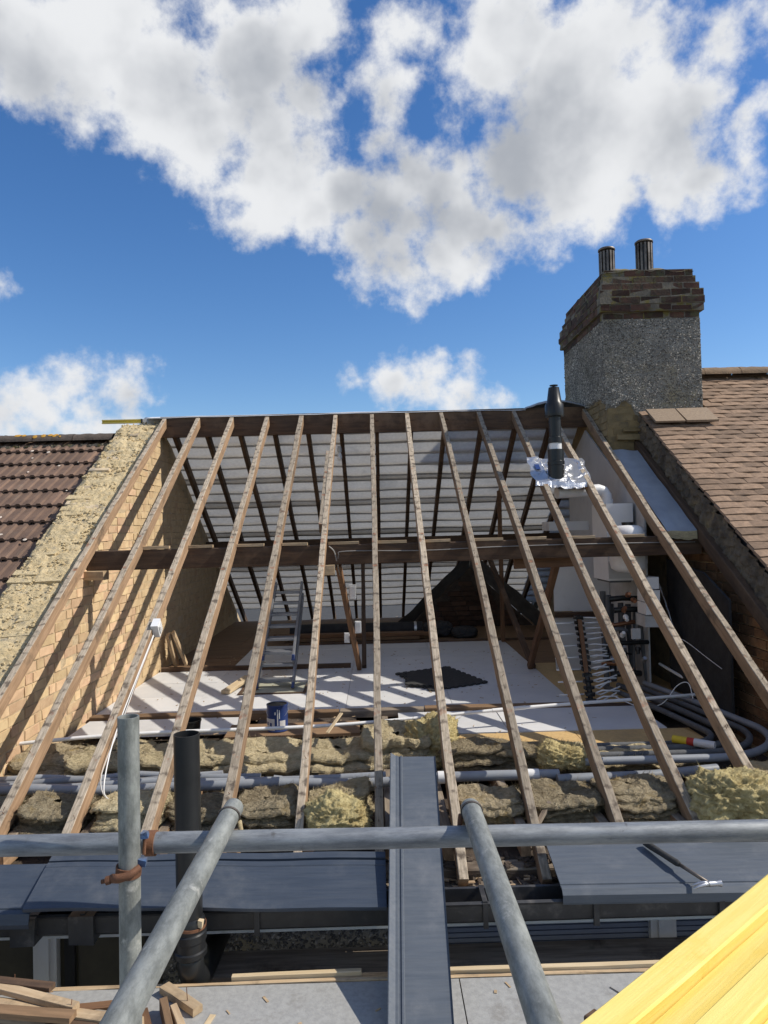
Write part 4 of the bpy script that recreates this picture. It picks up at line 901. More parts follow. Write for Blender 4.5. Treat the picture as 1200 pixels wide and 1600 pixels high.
# foam mats
def mat_poly(x0, y0, ax_, ay, n, name, z, label):
    A = Vector(ax_); B = Vector(ay); O = Vector((x0, y0, z)); pts = []; t = .022
    def side(P, Q, outn):
        for i in range(n):
            a = P + (Q - P) * (i / n); b = P + (Q - P) * ((i + .5) / n); pts.append(a); pts.append(a + outn * (t if i % 2 == 0 else 0)); 
            c = P + (Q - P) * ((i + 1) / n); pts.append(c + outn * (t if i % 2 == 0 else 0))
    ua, ub = A.normalized(), B.normalized()
    side(O, O + A, -ub); side(O + A, O + A + B, ua); side(O + A + B, O + B, ub); side(O + B, O, -ua)
    o = MB().prism(pts, (0, 0, .014)).build(name, foam_black); tag(o, label, 'foam mat', 'black interlocking foam mats'); return o
mat_poly(.48, 6.66, (.55, .28, 0), (-.30, .80, 0), 15, 'foam_mat', FLOOR + .003, 'large black interlocking foam mat lying on the white floor')
mat_poly(.26, 6.86, (.26, -.10, .0), (.02, .55, .0), 9, 'foam_mat', FLOOR + .020, 'smaller folded black foam mat overlapping the left of the large one')
# rolls and lengths at the back
for (xa, xb, y, z, r, lb) in ((-1.25, .62, 10.1, FLOOR + .10, .10, 'long black roll of roofing felt lying at the back of the loft'),):
    o = MB().tube([(xa, y, z), (xb, y, z)], r, 20).build('felt_roll', black_felt, None, smooth=True, angle=40); tag(o, lb, 'felt roll')
    MB().tube([(.50, y, z), (.535, y, z)], r * 1.02, 20).build('tape_band', alu, None, smooth=True, angle=40).parent = o
for i in range(6):
    y = 9.72 + (i % 3) * .055; z = FLOOR + .035 + (i // 3) * .05
    o = beam('timber_length', (-1.2 - .05 * i, y, z), (.55 + .07 * (i % 4), y, z), .045, .045, [strut_wood, copper][0] if i % 2 else brown_board)
    tag(o, ['bottom front brown length in the stack of sticks before the felt roll', 'bottom middle brown length in the stack of sticks', 'bottom rear brown length in the stack of sticks', 'top front brown length in the stack of sticks', 'top middle brown length in the stack of sticks', 'top rear brown length in the stack of sticks'][i], 'timber', 'stack of lengths at the back')
def sack(c, sz, label, sd):
    o = lump('rubble_sack', c, sz, black_felt, label, sd, group=None, amp=.25); o['category'] = 'sack'; return o
sack((.82, 10.0, FLOOR + .10), (.42, .34, .20), 'black sack slumped at the end of the felt roll', 91); sack((1.18, 9.85, FLOOR + .07), (.36, .30, .14), 'low black sack on the brown boards behind the right rafters', 97)
o = beam('timber_offcut', (-2.30, 8.12, FLOOR + .04), (-2.36, 8.02, FLOOR + .40), .12, .035, pale_wood, up=(1, 0, .2)); tag(o, 'upright pale offcut leaning on the left brick wall', 'offcut')
o = beam('timber_offcut', (-2.20, 8.15, FLOOR + .04), (-2.33, 8.10, FLOOR + .42), .14, .03, pale_wood, up=(1, .2, .2)); tag(o, 'second offcut leaning right beside the first at the left brick wall', 'offcut')
o = beam('wood_splinter', (-.36, 4.80, -1.36), (-.27, 4.95, -1.27), .022, .006, sawn_new); tag(o, 'bright torn splinter stuck in the mineral wool', 'splinter')
ST = thing('sealant_tube', (2.0, 4.62, -1.50), 'blue and white tube with red and yellow print lying on the wool at right', 'tube')
for (a, b, m_, nm) in ((0, .35, yellow_print, 'nozzle_end'), (.35, .52, red_print, 'red_band'), (.52, .62, can_white, 'white_band'), (.62, 1., can_white, 'white_end')):
    pa = Vector((1.93, 4.72, -1.44)); pb = Vector((2.13, 4.55, -1.44)); MB().tube([pa + (pb-pa)*a, pa + (pb-pa)*b], .026, 14).build(nm, m_, ST, smooth=True, angle=40)

# ------------------------------------------------------------------ boiler corner at the right of the loft
VF = thing('flue_vent', (1.73, 6.76, .40), 'black plastic flue terminal standing up through foil flashing on the right rafters', 'flue')
V0 = (1.735, 6.77, 0)
MB().lathe([(.0, .36), (.078, .36), (.078, .56), (.082, .565), (.082, .60), (.076, .605), (.074, .715), (0, .715)], V0, 28).build('lower_sleeve', black_plastic, VF, smooth=True, angle=35)
MB().lathe([(.058, .70), (.058, .80)], V0, 28).build('white_band', white_plastic, VF, smooth=True)
MB().lathe([(.064, .775), (.064, .83), (.057, .835), (.058, 1.06)], V0, 28).build('shaft', black_plastic, VF, smooth=True, angle=35)
MB().lathe([(.05, 1.03), (.088, 1.03), (.09, 1.05), (.088, 1.145), (.07, 1.17), (.05, 1.31), (.046, 1.312), (0, 1.312)], V0, 28).build('cowl', black_plastic, VF, smooth=True, angle=35)
MB().lathe([(0, 1.338), (.04, 1.334), (.04, 1.328), (0, 1.326)], V0, 20).build('top_disc', black_plastic, VF, smooth=True, angle=35)
def ff(u, v):
    x = 1.50 + .55 * u + .03 * noise.noise((v * 4, 1, u)) + .03 * v * (1 if u > .5 else .6); y = 6.63 + .47 * v + .025 * noise.noise((u * 5, 2, v))
    rr = math.hypot(x - 1.735, y - 6.77)
    z = zf(y) + .014 + .03 * max(0, fb3((x * 9, y * 9, 1), 3)) + .05 * math.exp(-(rr / .1) ** 2)
    for rx in (1.612, 2.026):
        if x > rx + .04 and rx < 1.7: z -= .018
    if v < .06: z -= .03
    return Vector((x, y, z))
o = MB().grid(ff, 40, 36).build('foil_flashing', foil); tag(o, 'crinkled silver foil flashing sheet spread over two rafters round the black flue', 'foil')
o = MB().box((0, 0, 0), (.045, .10, .006), M=None).build('tape_strip', can_blue, None, M=Matrix.Translation((1.585, 6.90, zf(6.9) + .028)) @ SLOPE); tag(o, 'short strip of blue tape at the left edge of the foil', 'tape')
FP = thing('flue_pipe', (2.24, 6.9, .17), 'white plastic flue pipe with an elbow rising from the boiler', 'flue pipe')
MB().tube([(1.74, 6.80, .30), (2.10, 6.88, .32), (2.17, 6.89, .325), (2.22, 6.90, .31), (2.245, 6.90, .27), (2.25, 6.90, .20)], .055, 20).build('pipe', white_plastic, FP, smooth=True, angle=50)
MB().tube([(2.06, 6.872, .318), (2.10, 6.88, .32)], .062, 20).build('collar', white_plastic, FP, smooth=True, angle=40); MB().tube([(2.25, 6.90, .23), (2.25, 6.90, .18)], .062, 20).build('collar', white_plastic, FP, smooth=True, angle=40)
BO = thing('boiler', (2.27, 6.82, -.55), 'white wall boiler box below the flue pipe', 'boiler')
bc_ = MB().box((2.275, 6.83, -.18), (.25, .44, .72)).build('casing', white_plastic, BO); sub('control_panel', MB().box((2.275, 6.603, -.44), (.24, .012, .16)).mesh('control_panel', light_board), bc_); MB().box((2.275, 6.83, -.55), (.20, .38, .02)).build('base_plate', lag_pipe, BO)
ET = thing('expansion_vessel', (2.215, 6.32, -.55), 'rounded white expansion vessel behind the purlin at right', 'vessel')
MB().lathe([(0, .0), (.09, -.008), (.13, -.03), (.155, -.065), (.162, -.10), (.162, -.34), (.15, -.39), (.10, -.42), (0, -.43)], (2.245, 6.33, -.02), 32).build('shell', white_plastic, ET, smooth=True, angle=60)
MB().lathe([(.04, .0), (.05, -.01), (.05, .02), (0, .022)], (2.245, 6.33, -.018), 16).build('valve_cap', black_plastic, ET, smooth=True, angle=40)
PT = thing('partition_board', (2.44, 7.6, -1.5), 'pale plasterboard partition beside the chimney under the last rafters', 'partition')
ya, yb = 6.42, 8.9
poly = [(2.433, ya, FLOOR + .01), (2.433, yb, FLOOR + .01), (2.433, yb, zb(yb) - .135), (2.433, RY, RZ - .26), (2.433, ya, zf(ya) - .135)]
MB().prism(poly, (.016, 0, 0)).build('board', light_board, PT)
WP = thing('backing_board', (2.1, 7.42, FLOOR), 'white backing board behind the pipe manifold', 'board')
MB().box((2.13, 7.43, -1.25), (.58, .02, .54)).build('lower_panel', white_board, WP); MB().box((2.13, 7.43, -.60), (.58, .02, .62)).build('upper_panel', white_board, WP); MB().box((2.13, 7.40, -.945), (.58, .06, .05)).build('shelf_rail', dark_wood, WP)
MB().box((1.93, 7.25, -.02), (.40, .30, .09)).build('shelf_box', light_board, WP)
for k, (zz, lb) in enumerate(((-.53, 'top'), (-.64, 'middle'), (-.75, 'bottom'))):
    o = MB().box((2.37, 6.22, zz), (.12, .20, .10), jit=.003).build('white_carton', white_plastic); tag(o, lb + ' one of three white cartons stacked below the purlin at right', 'carton', 'white cartons')
o = MB().box((2.37, 6.25, -.86), (.13, .22, .10), jit=.002).build('white_carton', light_board); tag(o, 'grey carton at the foot of the three white cartons', 'carton')
MF = thing('pipe_manifold', (1.80, 6.4, FLOOR), 'tall heating manifold with black valves and many white plastic stubs', 'manifold')
SB, ST_ = Vector((1.78, 6.02, FLOOR + .01)), Vector((1.86, 6.62, -.86))
MB().tube([SB, SB + (ST_ - SB) * .6, ST_], .022, 10).build('spine', black_plastic, MF, smooth=True)
for k in range(15):
    t = k / 14; p = SB + (ST_ - SB) * (.03 + .95 * t); ln = .17 + .05 * math.sin(k * 2.3)
    MB().box(p, (.075, .06, .028), jit=.006).build('valve', black_plastic, MF)
    b = .035 * (1 - t); e = random.uniform(-.02, .03)
    MB().tube([p + Vector((.03, 0, 0)), p + Vector((.10, -.02, b)), p + Vector((.10 + ln * .7, -.03, b + e))], .007, 8).build('stub', white_plastic, MF, smooth=True)
    if t < .6: MB().tube([p + Vector((.03, .04, 0)), p + Vector((.10, .03, -b * .5)), p + Vector((.06 + ln, .02, b * 1.6))], .007, 8).build('stub', white_plastic, MF, smooth=True)
    if k % 2: MB().tube([p + Vector((-.05, 0, 0)), p + Vector((-.26, .0, e * .5))], .007, 8).build('stub', white_plastic, MF, smooth=True)
beam('bracing_rail', (1.84, 6.50, -.88), (1.80, 6.20, -1.30), .035, .02, strut_wood, MF)
BP = thing('boiler_pipework', (2.3, 6.5, FLOOR), 'tangle of grey lagged pipes, copper and valves below the boiler', 'pipework')
rng = random.Random(3)
for k in range(9):
    x = 2.08 + .042 * k + rng.uniform(-.01, .01); y = 6.45 + rng.uniform(-.15, .3); r = rng.choice([.012, .012, .022, .028])
    MB().tube([(x, y, -.58 - rng.uniform(0, .25)), (x, y, -1.0), (x + rng.uniform(-.03, .03), y - rng.uniform(0, .1), -1.48)], r, 10).build('riser', copper if r < .02 and k % 2 else lag_pipe, BP, smooth=True, angle=50)
for k in range(8):
    z = -.72 - .09 * k + rng.uniform(-.02, .02); x0 = 2.02 + rng.uniform(0, .12); y = 6.38 + rng.uniform(-.1, .15); r = rng.choice([.010, .020, .026])
    MB().tube([(x0, y, z), (x0 + .12, y - .02, z + rng.uniform(-.03, .03)), (x0 + rng.uniform(.2, .34), y, z)], r, 10).build('branch', rng.choice([lag_pipe, lag_pipe, black_plastic, copper]), BP, smooth=True, angle=50)
for k in range(13):
    c = (2.06 + rng.uniform(0, .34), 6.32 + rng.uniform(-.06, .1), -.64 - rng.uniform(0, .6)); mb = MB()
    mb.lathe([(0, -.02), (.022, -.02), (.026, 0), (.016, .02), (.016, .04), (0, .04)], c, 10, M=Matrix.Rotation(rng.uniform(0, 3), 3, 'X')); mb.build('valve', rng.choice([black_plastic, alu, copper, white_plastic]), BP, smooth=True, angle=40)
MB().box((2.26, 6.25, -.98), (.075, .03, .09)).build('valve_box', light_board, BP)
o = MB().prism([(2.62, 5.30, -1.46), (2.62, 6.42, -1.50), (2.62, 6.42, -.34), (2.62, 5.70, -.42), (2.62, 5.30, -.60)], (.02, 0, 0)).build('black_board', black_felt); tag(o, 'tall black board standing against the right brick wall', 'board')
o = MB().grid(lambda u, v: Vector((2.55 + .03 * v, 6.42 - .62 * u + .02 * noise.noise((u * 9, v, 0)), -.56 - .78 * u - .09 * v + .03 * noise.noise((u * 11, v * 3, 2)))), 30, 2).build('plastic_strip', plastic_film, None, smooth=True); sm_ = o.modifiers.new('thickness', 'SOLIDIFY'); sm_.thickness = .004; tag(o, 'torn strip of white plastic hanging along the black board edge', 'plastic strip')
IB = thing('roof_insulation_slab', (2.58, 6.5, .0), 'bluish grey foil-faced slab filling the bay left of the tiled verge', 'slab')
def slab(dz, th, ya, yb, m, nm):
    def fn(u, v): 
        y = ya + (yb - ya) * v; x = 2.456 + .256 * u; return Vector((x, y, zf(y) + dz + .012 * fb3((x * 5, y * 4, 3), 3)))
    mb = MB().grid(fn, 16, 60); n0 = len(mb.v)
    a = [fn(i / 16, 0) for i in range(17)]; mb.add([p for p in a] + [p - Vector((0, 0, th)) + Vector((0, 0, .01 * noise.noise(p * 20))) for p in a], [(i + 17, i + 18, i + 1, i) for i in range(16)], 1)
    return mb.build(nm, [m, wool], IB, smooth=True, angle=50)
slab(-.03, .07, 5.98, 7.28, grey_sheet, 'facing')
# electrical bits
JB = thing('junction_box', (-1.57, 5.08, -.72), 'small grey-white junction box screwed to the third rafter from the left', 'junction box')
M_ = Matrix.Translation((-1.575, 5.075, -.665)) @ SLOPE
jb_ = MB().box((0, 0, 0), (.05, .085, .10), jit=.001).build('box', white_plastic, JB, M=M_); sub('cover', MB().box((.028, 0, .0), (.008, .055, .06)).mesh('cover', light_board), jb_, M_); sub('badge', MB().box((.033, 0, .005), (.004, .03, .03)).mesh('badge', upvc_frame), jb_, M_)
cable_grey = mat('grey_cable', (.30, .29, .27), (.22, .21, .2), rough=.6, bump=0)
def cable(pts, r, m, label):
    # smooth through the points
    P = [Vector(p) for p in pts]; outp = []
    for i in range(len(P) - 1):
        a = P[max(i-1, 0)]; b = P[i]; c = P[i+1]; d = P[min(i+2, len(P)-1)]
        for k in range(6):
            t = k / 6; outp.append(.5 * ((2*b) + (c - a)*t + (2*a - 5*b + 4*c - d)*t*t + (3*b - a - 3*c + d)*t**3))
    outp.append(P[-1]); o = MB().tube(outp, r, 7).build('cable', m, None, smooth=True); tag(o, label, 'cable'); return o
cw = white_plastic
cable([(-1.585, 5.03, -.71), (-1.592, 4.7, -.93), (-1.592, 4.4, -1.12), (-1.57, 4.15, -1.26), (-1.55, 4.0, -1.42), (-1.52, 4.05, -1.50)], .004, cw, 'white cable running down the third rafter from the junction box')
cable([(-1.585, 5.04, -.715), (-1.588, 4.7, -.94), (-1.585, 4.38, -1.15), (-1.60, 4.1, -1.36), (-1.545, 4.02, -1.47), (-1.49, 4.08, -1.50)], .0035, light_board, 'grey cable looping beside the white one at the rafter foot')
cable([(-.405, 6.0, pz - .02), (-.36, 6.008, pz - .07), (-.335, 6.07, pz - .20), (-.30, 6.55, -.62), (-.26, 7.1, -1.02)], .006, cable_grey, 'thin cable clipped down the left strut')
cable([(-.33, 6.05, pz - .2), (-.325, 6.008, pz - .1), (-.25, 6.005, pz - .065), (.4, 6.005, pz - .075), (1.0, 6.005, pz - .06), (1.8, 6.005, pz - .055), (2.7, 6.005, pz - .06)], .0045, cable_grey, 'grey cable clipped along the face of the purlin')
cable([(1.95, 6.0, -1.45), (2.1, 5.8, -1.50), (2.25, 5.7, -1.46), (2.40, 5.75, -1.33), (2.47, 5.7, -1.30), (2.46, 5.6, -1.40)], .004, cw, 'loose white wire looping over the floor by the manifold')
cable([(2.47, 6.1, -.98), (2.53, 5.9, -.99), (2.58, 5.6, -1.08), (2.60, 5.4, -1.13)], .003, cw, 'fine white wire hanging across the black board')
def ebox(loc, sz, m, label, nm='socket_box'):
    T = thing(nm, loc, label, 'socket'); b_ = MB().box(loc, sz, jit=.001).build('box', m, T); sub('faceplate', MB().box((loc[0], loc[1] - sz[1]/2 - .004, loc[2]), (sz[0]*.8, .008, sz[2]*.8)).mesh('faceplate', white_plastic), b_)
ebox((-.235, 6.60, -.585), (.065, .05, .14), light_board, 'tall grey socket box high on the left strut'); ebox((-.205, 7.10, -.975), (.062, .05, .115), white_plastic, 'bright white socket box half way down the left strut'); ebox((-.325, 7.25, -1.10), (.055, .02, .10), white_plastic, 'small white switch plate low on the left strut')
BL = thing('light_bulb', (-.40, 8.42, .80), 'bare bulb in a grey holder fixed to a rear rafter near the ridge', 'bulb')
MB().lathe([(0, .12), (.02, .12), (.026, .08), (.026, .05), (.014, .045)], (-.41, 8.33, .86), 14).build('holder', light_board, BL, smooth=True, angle=40); MB().lathe([(.014, .045), (.02, .03), (.03, -.005), (.026, -.035), (.012, -.05), (0, -.052)], (-.41, 8.33, .86), 16).build('globe', white_plastic, BL, smooth=True)
# ridge coverings and the level
hood_mat = mat('grey_hood', (.36, .38, .41), (.30, .32, .35), rough=.45, scale=5, bump=.2)
def rcov(x0, x1, hump, name, m, label, y0=8.12, y1=8.42):
    o = MB().grid(lambda u, v: Vector((x0 + (x1-x0)*u, y0 + (y1-y0)*v, RZ + .008 + hump * math.sin(math.pi * u) * math.sin(math.pi * min(1, .3 + .7*v)) - max(0, v - .35) * .12 - (.018 if v == 0 else 0.) + .006 * noise.noise((u * 18, v * 5, x0)))), 60, 8).build(name, m, None, smooth=True)
    q = o.modifiers.new('thickness', 'SOLIDIFY'); q.thickness = .004; tag(o, label, 'sheet')
rcov(-2.62, 1.75, .004, 'ridge_sheet', plastic_film, 'white plastic sheet folded along the top of the ridge'); rcov(1.72, 2.50, .10, 'ridge_hood', hood_mat, 'grey plastic hood humped over the ridge beside the chimney', 8.10, 8.55)
LV = thing('spirit_level', (-2.9, 8.2, 1.30), 'yellow spirit level lying at the ridge on the left wall top', 'level')
MB().box((-2.90, 8.20, RZ - .012), (.46, .03, .012)).build('top_flange', yellow_wood, LV); MB().box((-2.90, 8.20, RZ - .045), (.46, .03, .012)).build('bottom_flange', yellow_wood, LV); MB().box((-2.90, 8.20, RZ - .0285), (.455, .018, .021)).build('web', yellow_print, LV); MB().box((-2.675, 8.20, RZ - .0285), (.012, .034, .05)).build('end_cap', black_plastic, LV)

# ------------------------------------------------------------------ front wall below the eaves
FW = thing('front_wall', (0, 3.65, -7.2), 'dark pebbledashed house front below the gutter with white framed windows', 'wall')
MB().box((.1, 3.80, -4.57), (5.9, .32, 5.3)).build('wall_core', dash_base, FW)
def wfn(u, v): return Vector((-1.12 + 1.40 * u, 3.638, -1.92 - .36 * v))
pebbles([(wfn, 1)], 2600, 'pebbles', wall_dash, FW, (.006, .011), dark=.75)
MB().box((.1, 3.53, -1.880), (5.9, .24, .028)).build('soffit', upvc_frame, FW)
MB().box((.1, 3.435, -1.815), (5.9, .02, .12)).build('eaves_fascia', black_plastic, FW)
def win(x0, x1, zb_, frames, blind):
    w_ = MB().box(((x0+x1)/2, 3.628, -2.30), (x1-x0, .02, .80)).build('window', gl, FW)
    for (a, b) in frames:
        mb = MB(); mb.box(((a+b)/2, 3.605, -2.30), (b-a, .06, .80)); mb.box(((a+b)/2 , 3.568, -2.30), ((b-a)*.45, .02, .80)); sub('mullion', mb.mesh('mullion', upvc_frame), w_)
    mb = MB(); mb.box(((x0+x1)/2, 3.606, -1.915), (x1-x0, .05, .035)); sub('head_rail', mb.mesh('head_rail', upvc_frame), w_)
    if blind:
        z = -1.945; mb = MB()
        while z > -2.12:
            mb.box(((x0+x1)/2, 3.612, z), (x1-x0-.02, .010, .020)); z -= .026
        sub('blind_slats', mb.mesh('blind_slats', pink_tile), w_)
    else:
        for (a, b) in ((-1.60, -1.55), (-1.2, -1.15)):
            sub('casement_bar', MB().box(((a+b)/2, 3.61, -2.30), (b-a, .03, .80)).mesh('casement_bar', black_plastic), w_)
win(-2.6, -1.13, 0, [(-1.745, -1.63)], False); win(.30, 2.7, 0, [(1.32, 1.448)], True)
o = beam('inner_board', (-.80, 3.35, -2.02), (2.9, 3.35, -2.02), .20, .038, grey_wood); tag(o, 'dark weathered scaffold board in the shade between deck and house front', 'board')
o = beam('ledger_strip', (-.66, 3.075, -1.897), (-.11, 3.08, -1.897), .026, .03, sawn_new); tag(o, 'short pale timber strip at the deck edge left of the leaning board', 'timber strip')
o = beam('ledger_strip', (.22, 3.075, -1.90), (2.6, 3.075, -1.90), .026, .032, sawn_new); tag(o, 'long pale timber strip at the deck edge right of the leaning board', 'timber strip')
DK = thing('scaffold_deck', (0, 2.0, -1.95), 'grey mesh-textured sheet decking of the scaffold at the bottom', 'deck')
for (x0, x1) in ((-3.2, -1.55), (-1.545, .30), (.305, 1.62), (1.625, 3.2)):
    MB().box(((x0+x1)/2, 1.39, -1.909), (x1-x0, 3.28, .018)).build('deck_sheet', deck_mat, DK)
for i in range(11): MB().box((0, .10 + i * .285, -1.945), (6.4, .225, .038)).build('scaffold_board', grey_wood, DK)
beam('deck_edge', (-3.2, 3.045, -1.912), (3.2, 3.045, -1.912), .02, .03, pale_wood, DK, segs=40, jit=.005)

# gutter
GT = thing('gutter', (0, 3.31, -1.80), 'black plastic gutter along the eaves with clips', 'gutter')
def gut(x0, x1):
    sec = [(3.395, -1.702), (3.392, -1.712), (3.388, -1.79), (3.355, -1.812), (3.285, -1.812), (3.247, -1.785), (3.243, -1.715), (3.235, -1.703), (3.250, -1.697), (3.254, -1.712), (3.257, -1.778), (3.29, -1.80), (3.35, -1.80), (3.378, -1.782), (3.382, -1.705)]
    return MB().prism([(x0, y, z) for (y, z) in sec], (x1 - x0, 0, 0)).build('channel', gutter_black, GT)
gut(-3.1, -1.36); gut(-1.355, .95); gut(.955, 3.2)
for x in (-2.2, -1.36, -.58, .45, .95, 1.52, 2.3):
    MB().box((x, 3.236, -1.755), (.024, .012, .11), jit=.002).build('clip', gutter_black, GT)
    MB().box((x, 3.315, -1.697), (.022, .15, .008)).build('strap', gutter_black, GT)
for x in (-1.62, -1.36): MB().box((x, 3.31, -1.76), (.11, .175, .125), jit=.003).build('union', gutter_black, GT)

# ------------------------------------------------------------------ anthracite boards
def profile_board(name, label, p0, p1, U, prof, m, segs=24, warp=None, th=.009):
    """prof: list of (distance across, height) ; swept from p0 to p1"""
    p0 = Vector(p0); p1 = Vector(p1); U = Vector(U).normalized(); x = (p1 - p0).normalized(); Wn = x.cross(U).normalized()
    if Wn.z < 0: Wn = -Wn
    n = len(prof); vs = []
    for i in range(segs + 1):
        t = i / segs; b = p0 + (p1 - p0) * t
        for side in (0, 1):
            for k, (a, h) in enumerate(prof):
                w = warp(t, k / (n - 1)) if warp else 0
                vs.append(b + U * a + Wn * (h + w - (th if side else 0)))
    fs = []; N2 = 2 * n
    for i in range(segs):
        for k in range(n - 1):
            fs.append((i*N2+k, i*N2+k+1, (i+1)*N2+k+1, (i+1)*N2+k)); fs.append((i*N2+n+k, (i+1)*N2+n+k, (i+1)*N2+n+k+1, i*N2+n+k+1))
        for k in (0, n - 1): fs.append((i*N2+k, (i+1)*N2+k, (i+1)*N2+n+k, i*N2+n+k))
    for i in (0, segs): fs += [(i*N2+k, i*N2+k+1, i*N2+n+k+1, i*N2+n+k) for k in range(n - 1)]
    o = MB().add(vs, fs).build(name, m, None); tag(o, label, 'board', 'grey plastic fascia boards'); return o
def U_(p, q): return Vector(q) - Vector(p)
w_ = lambda t, s_: .010 * math.sin(t * 5.0 + .6) * s_ + .003 * math.sin(t * 17)
profLip = [(-.062, -.030), (-.058, .004), (-.020, .006), (-.018, -.004), (-.012, -.004), (-.010, .004), (0, .004), (.015, .004), (.02, .001), (.025, .004), (.12, .004), (.25, .004), (.252, -.004)]
profile_board('fascia_board', 'long dark blue-grey plastic board lying over the gutter between left tube and leaning board', (-1.585, 3.395, -1.545), (.005, 3.395, -1.572), (0, -.27, -.10), profLip, anthracite, warp=w_)
profL2 = [(-.03, .004), (.14, .004), (.205, .004), (.208, -.001), (.214, -.001), (.216, .004), (.236, .004), (.262, -.030), (.264, -.044)]
profile_board('fascia_board', 'short dark blue-grey plastic board at the far left edge over the gutter', (-2.75, 3.39, -1.548), (-1.56, 3.385, -1.560), (0, -.27, -.115), profL2, anthracite)
profR = [(-.03, .004), (.18, .004), (.232, .004), (.235, -.001), (.241, -.001), (.243, .004), (.262, .004), (.285, -.012), (.292, -.045)]
profile_board('fascia_board', 'mid-grey plastic board on the rafter feet at right, under the hammer', (.80, 3.50, -1.590), (3.0, 3.50, -1.620), (0, -.30, -.075), profR, anthracite_light)
# leaning board
A = Vector((.046, 3.97, -1.268)); Bt = Vector((-.006, 2.66, -1.880)); 
profV = [(0, .028), (.004, .030), (.022, .016), (.030, .010), (.040, .010), (.044, .004), (.052, .004), (.056, .010), (.064, .010), (.068, .002), (.16, .002), (.246, .002), (.25, .010)]
profile_board('fascia_board', 'long grey plastic board leaning up the roof slope from the scaffold deck', A, Bt, (1, 0, -.02), profV, anthracite_light, segs=12)
# hammer
HM = thing('hammer', (1.40, 3.3, -1.64), 'claw hammer with black grip lying head down on the right grey board', 'hammer')
ha, hb = Vector((1.275, 3.50, -1.567)), Vector((1.450, 3.195, -1.622)); hd = (hb - ha)
MB().tube([ha, ha + hd * .1, ha + hd * .3, ha + hd * .52, ha + hd * .56], .016, 12, rs=[.0145, .0165, .0145, .0155, .011]).build('grip', foam_black, HM, smooth=True)
MB().tube([ha + hd * .54, hb], .0085, 12).build('shaft', steel_flue, HM, smooth=True)
hn = Vector((1, .1, -.02)).normalized(); mb = MB()
mb.tube([hb - hn * .005, hb + hn * .02, hb + hn * .035, hb + hn * .05, hb + hn * .052], .014, 14, rs=[.013, .012, .0115, .0155, .0155]); mb.build('face', alu, HM, smooth=True, angle=40)
for sgn in (-1, 1):
    MB().tube([hb - hn * .0, hb - hn * .03 + Vector((0, sgn * .008, .002)), hb - hn * .06 + Vector((0, sgn * .011, -.004)), hb - hn * .085 + Vector((0, sgn * .014, -.012))], .008, 8, rs=[.012, .009, .006, .002]).build('claw', alu, HM, smooth=True)

# ------------------------------------------------------------------ scaffold
TR = .02415
def tube(name, p0, p1, label, m, open_end=True):
    p0 = Vector(p0); p1 = Vector(p1); d = (p1 - p0); T = thing(name, p0, label, 'scaffold tube', 'scaffold tubes')
    n = 40; mb = MB(); Mx = frame(p0, p1); Ln = d.length; seg = 32; vs = []
    for i in range(n + 1):
        x = (i / n - .5) * Ln
        for k in range(seg):
            t = 2 * math.pi * k / seg; r = TR * (1 + .012 * noise.noise((x * 5, math.cos(t) * 1.5, math.sin(t) * 1.5))); vs.append((x, r * math.cos(t), r * math.sin(t)))
    fs = [(i*seg+k, (i+1)*seg+k, (i+1)*seg+(k+1) % seg, i*seg+(k+1) % seg) for i in range(n) for k in range(seg)]
    mb.add(vs, fs); mb.build('barrel', m, T, smooth=True, M=Mx)
    for e in (-1, 1):                      # rolled rim and hollow bore at each end
        r0 = TR - .0035; mb = MB(); x = e * Ln / 2
        ring = [(x, TR), (x + e * .0005, TR - .001), (x, r0), (x - e * .10, r0), (x - e * .101, .0)]
        vs = [(a, r * math.cos(2*math.pi*k/seg), r * math.sin(2*math.pi*k/seg)) for (a, r) in ring for k in range(seg)]
        fs = [(i*seg+k, (i+1)*seg+k, (i+1)*seg+(k+1) % seg, i*seg+(k+1) % seg) for i in range(4) for k in range(seg)]
        mb.add(vs, fs).build('end_bore', m, T, smooth=True, angle=30, M=Mx)
    return T
tube('scaffold_tube', (-1.7, 1.715, -.724), (2.0, 1.715, -.757), 'long horizontal galvanised scaffold tube across the picture below the rafter feet', galv_blue)
tube('scaffold_tube', (-.593, 1.655, -1.899), (-.584, 1.66, -.420), 'upright galvanised scaffold tube at the left with open top', galv)
tube('scaffold_tube', (-.388, .2, -.690), (-.374, 1.800, -.690), 'left scaffold tube pointing from the viewer towards the roof', galv)
tube('scaffold_tube', (.219, .2, -.690), (.214, 1.755, -.690), 'right scaffold tube pointing from the viewer towards the roof', galv)
tube('scaffold_tube', (1.40, .2, -.700), (1.40, 1.80, -.700), 'scaffold tube carrying the yellow planks out at the right', galv)
tube('scaffold_tube', (-1.7, .30, -.742), (2.0, .30, -.742), 'near horizontal scaffold tube under the viewer', galv)
def ringat(c, ax_, r, w, th, m, nm, parent, a0=0, a1=360):
    ax_ = Vector(ax_).normalized(); Q = ax_.to_track_quat('Z', 'Y').to_matrix(); n = 28; vs = []
    prof = [(r, -w/2), (r + th, -w/2), (r + th, w/2), (r, w/2)]
    for i in range(n + 1):
        t = R(a0 + (a1 - a0) * i / n)
        for (rr, z) in prof: vs.append(Vector(c) + Q @ Vector((rr * math.cos(t), rr * math.sin(t), z)))
    fs = [(i*4+k, i*4+(k+1) % 4, (i+1)*4+(k+1) % 4, (i+1)*4+k) for i in range(n) for k in range(4)]
    return MB().add(vs, fs).build(nm, m, parent, smooth=True, angle=35)
CP = thing('scaffold_coupler', (-.587, 1.67, -.80), 'rusty swivel coupler clamping the upright tube to the horizontal one', 'coupler')
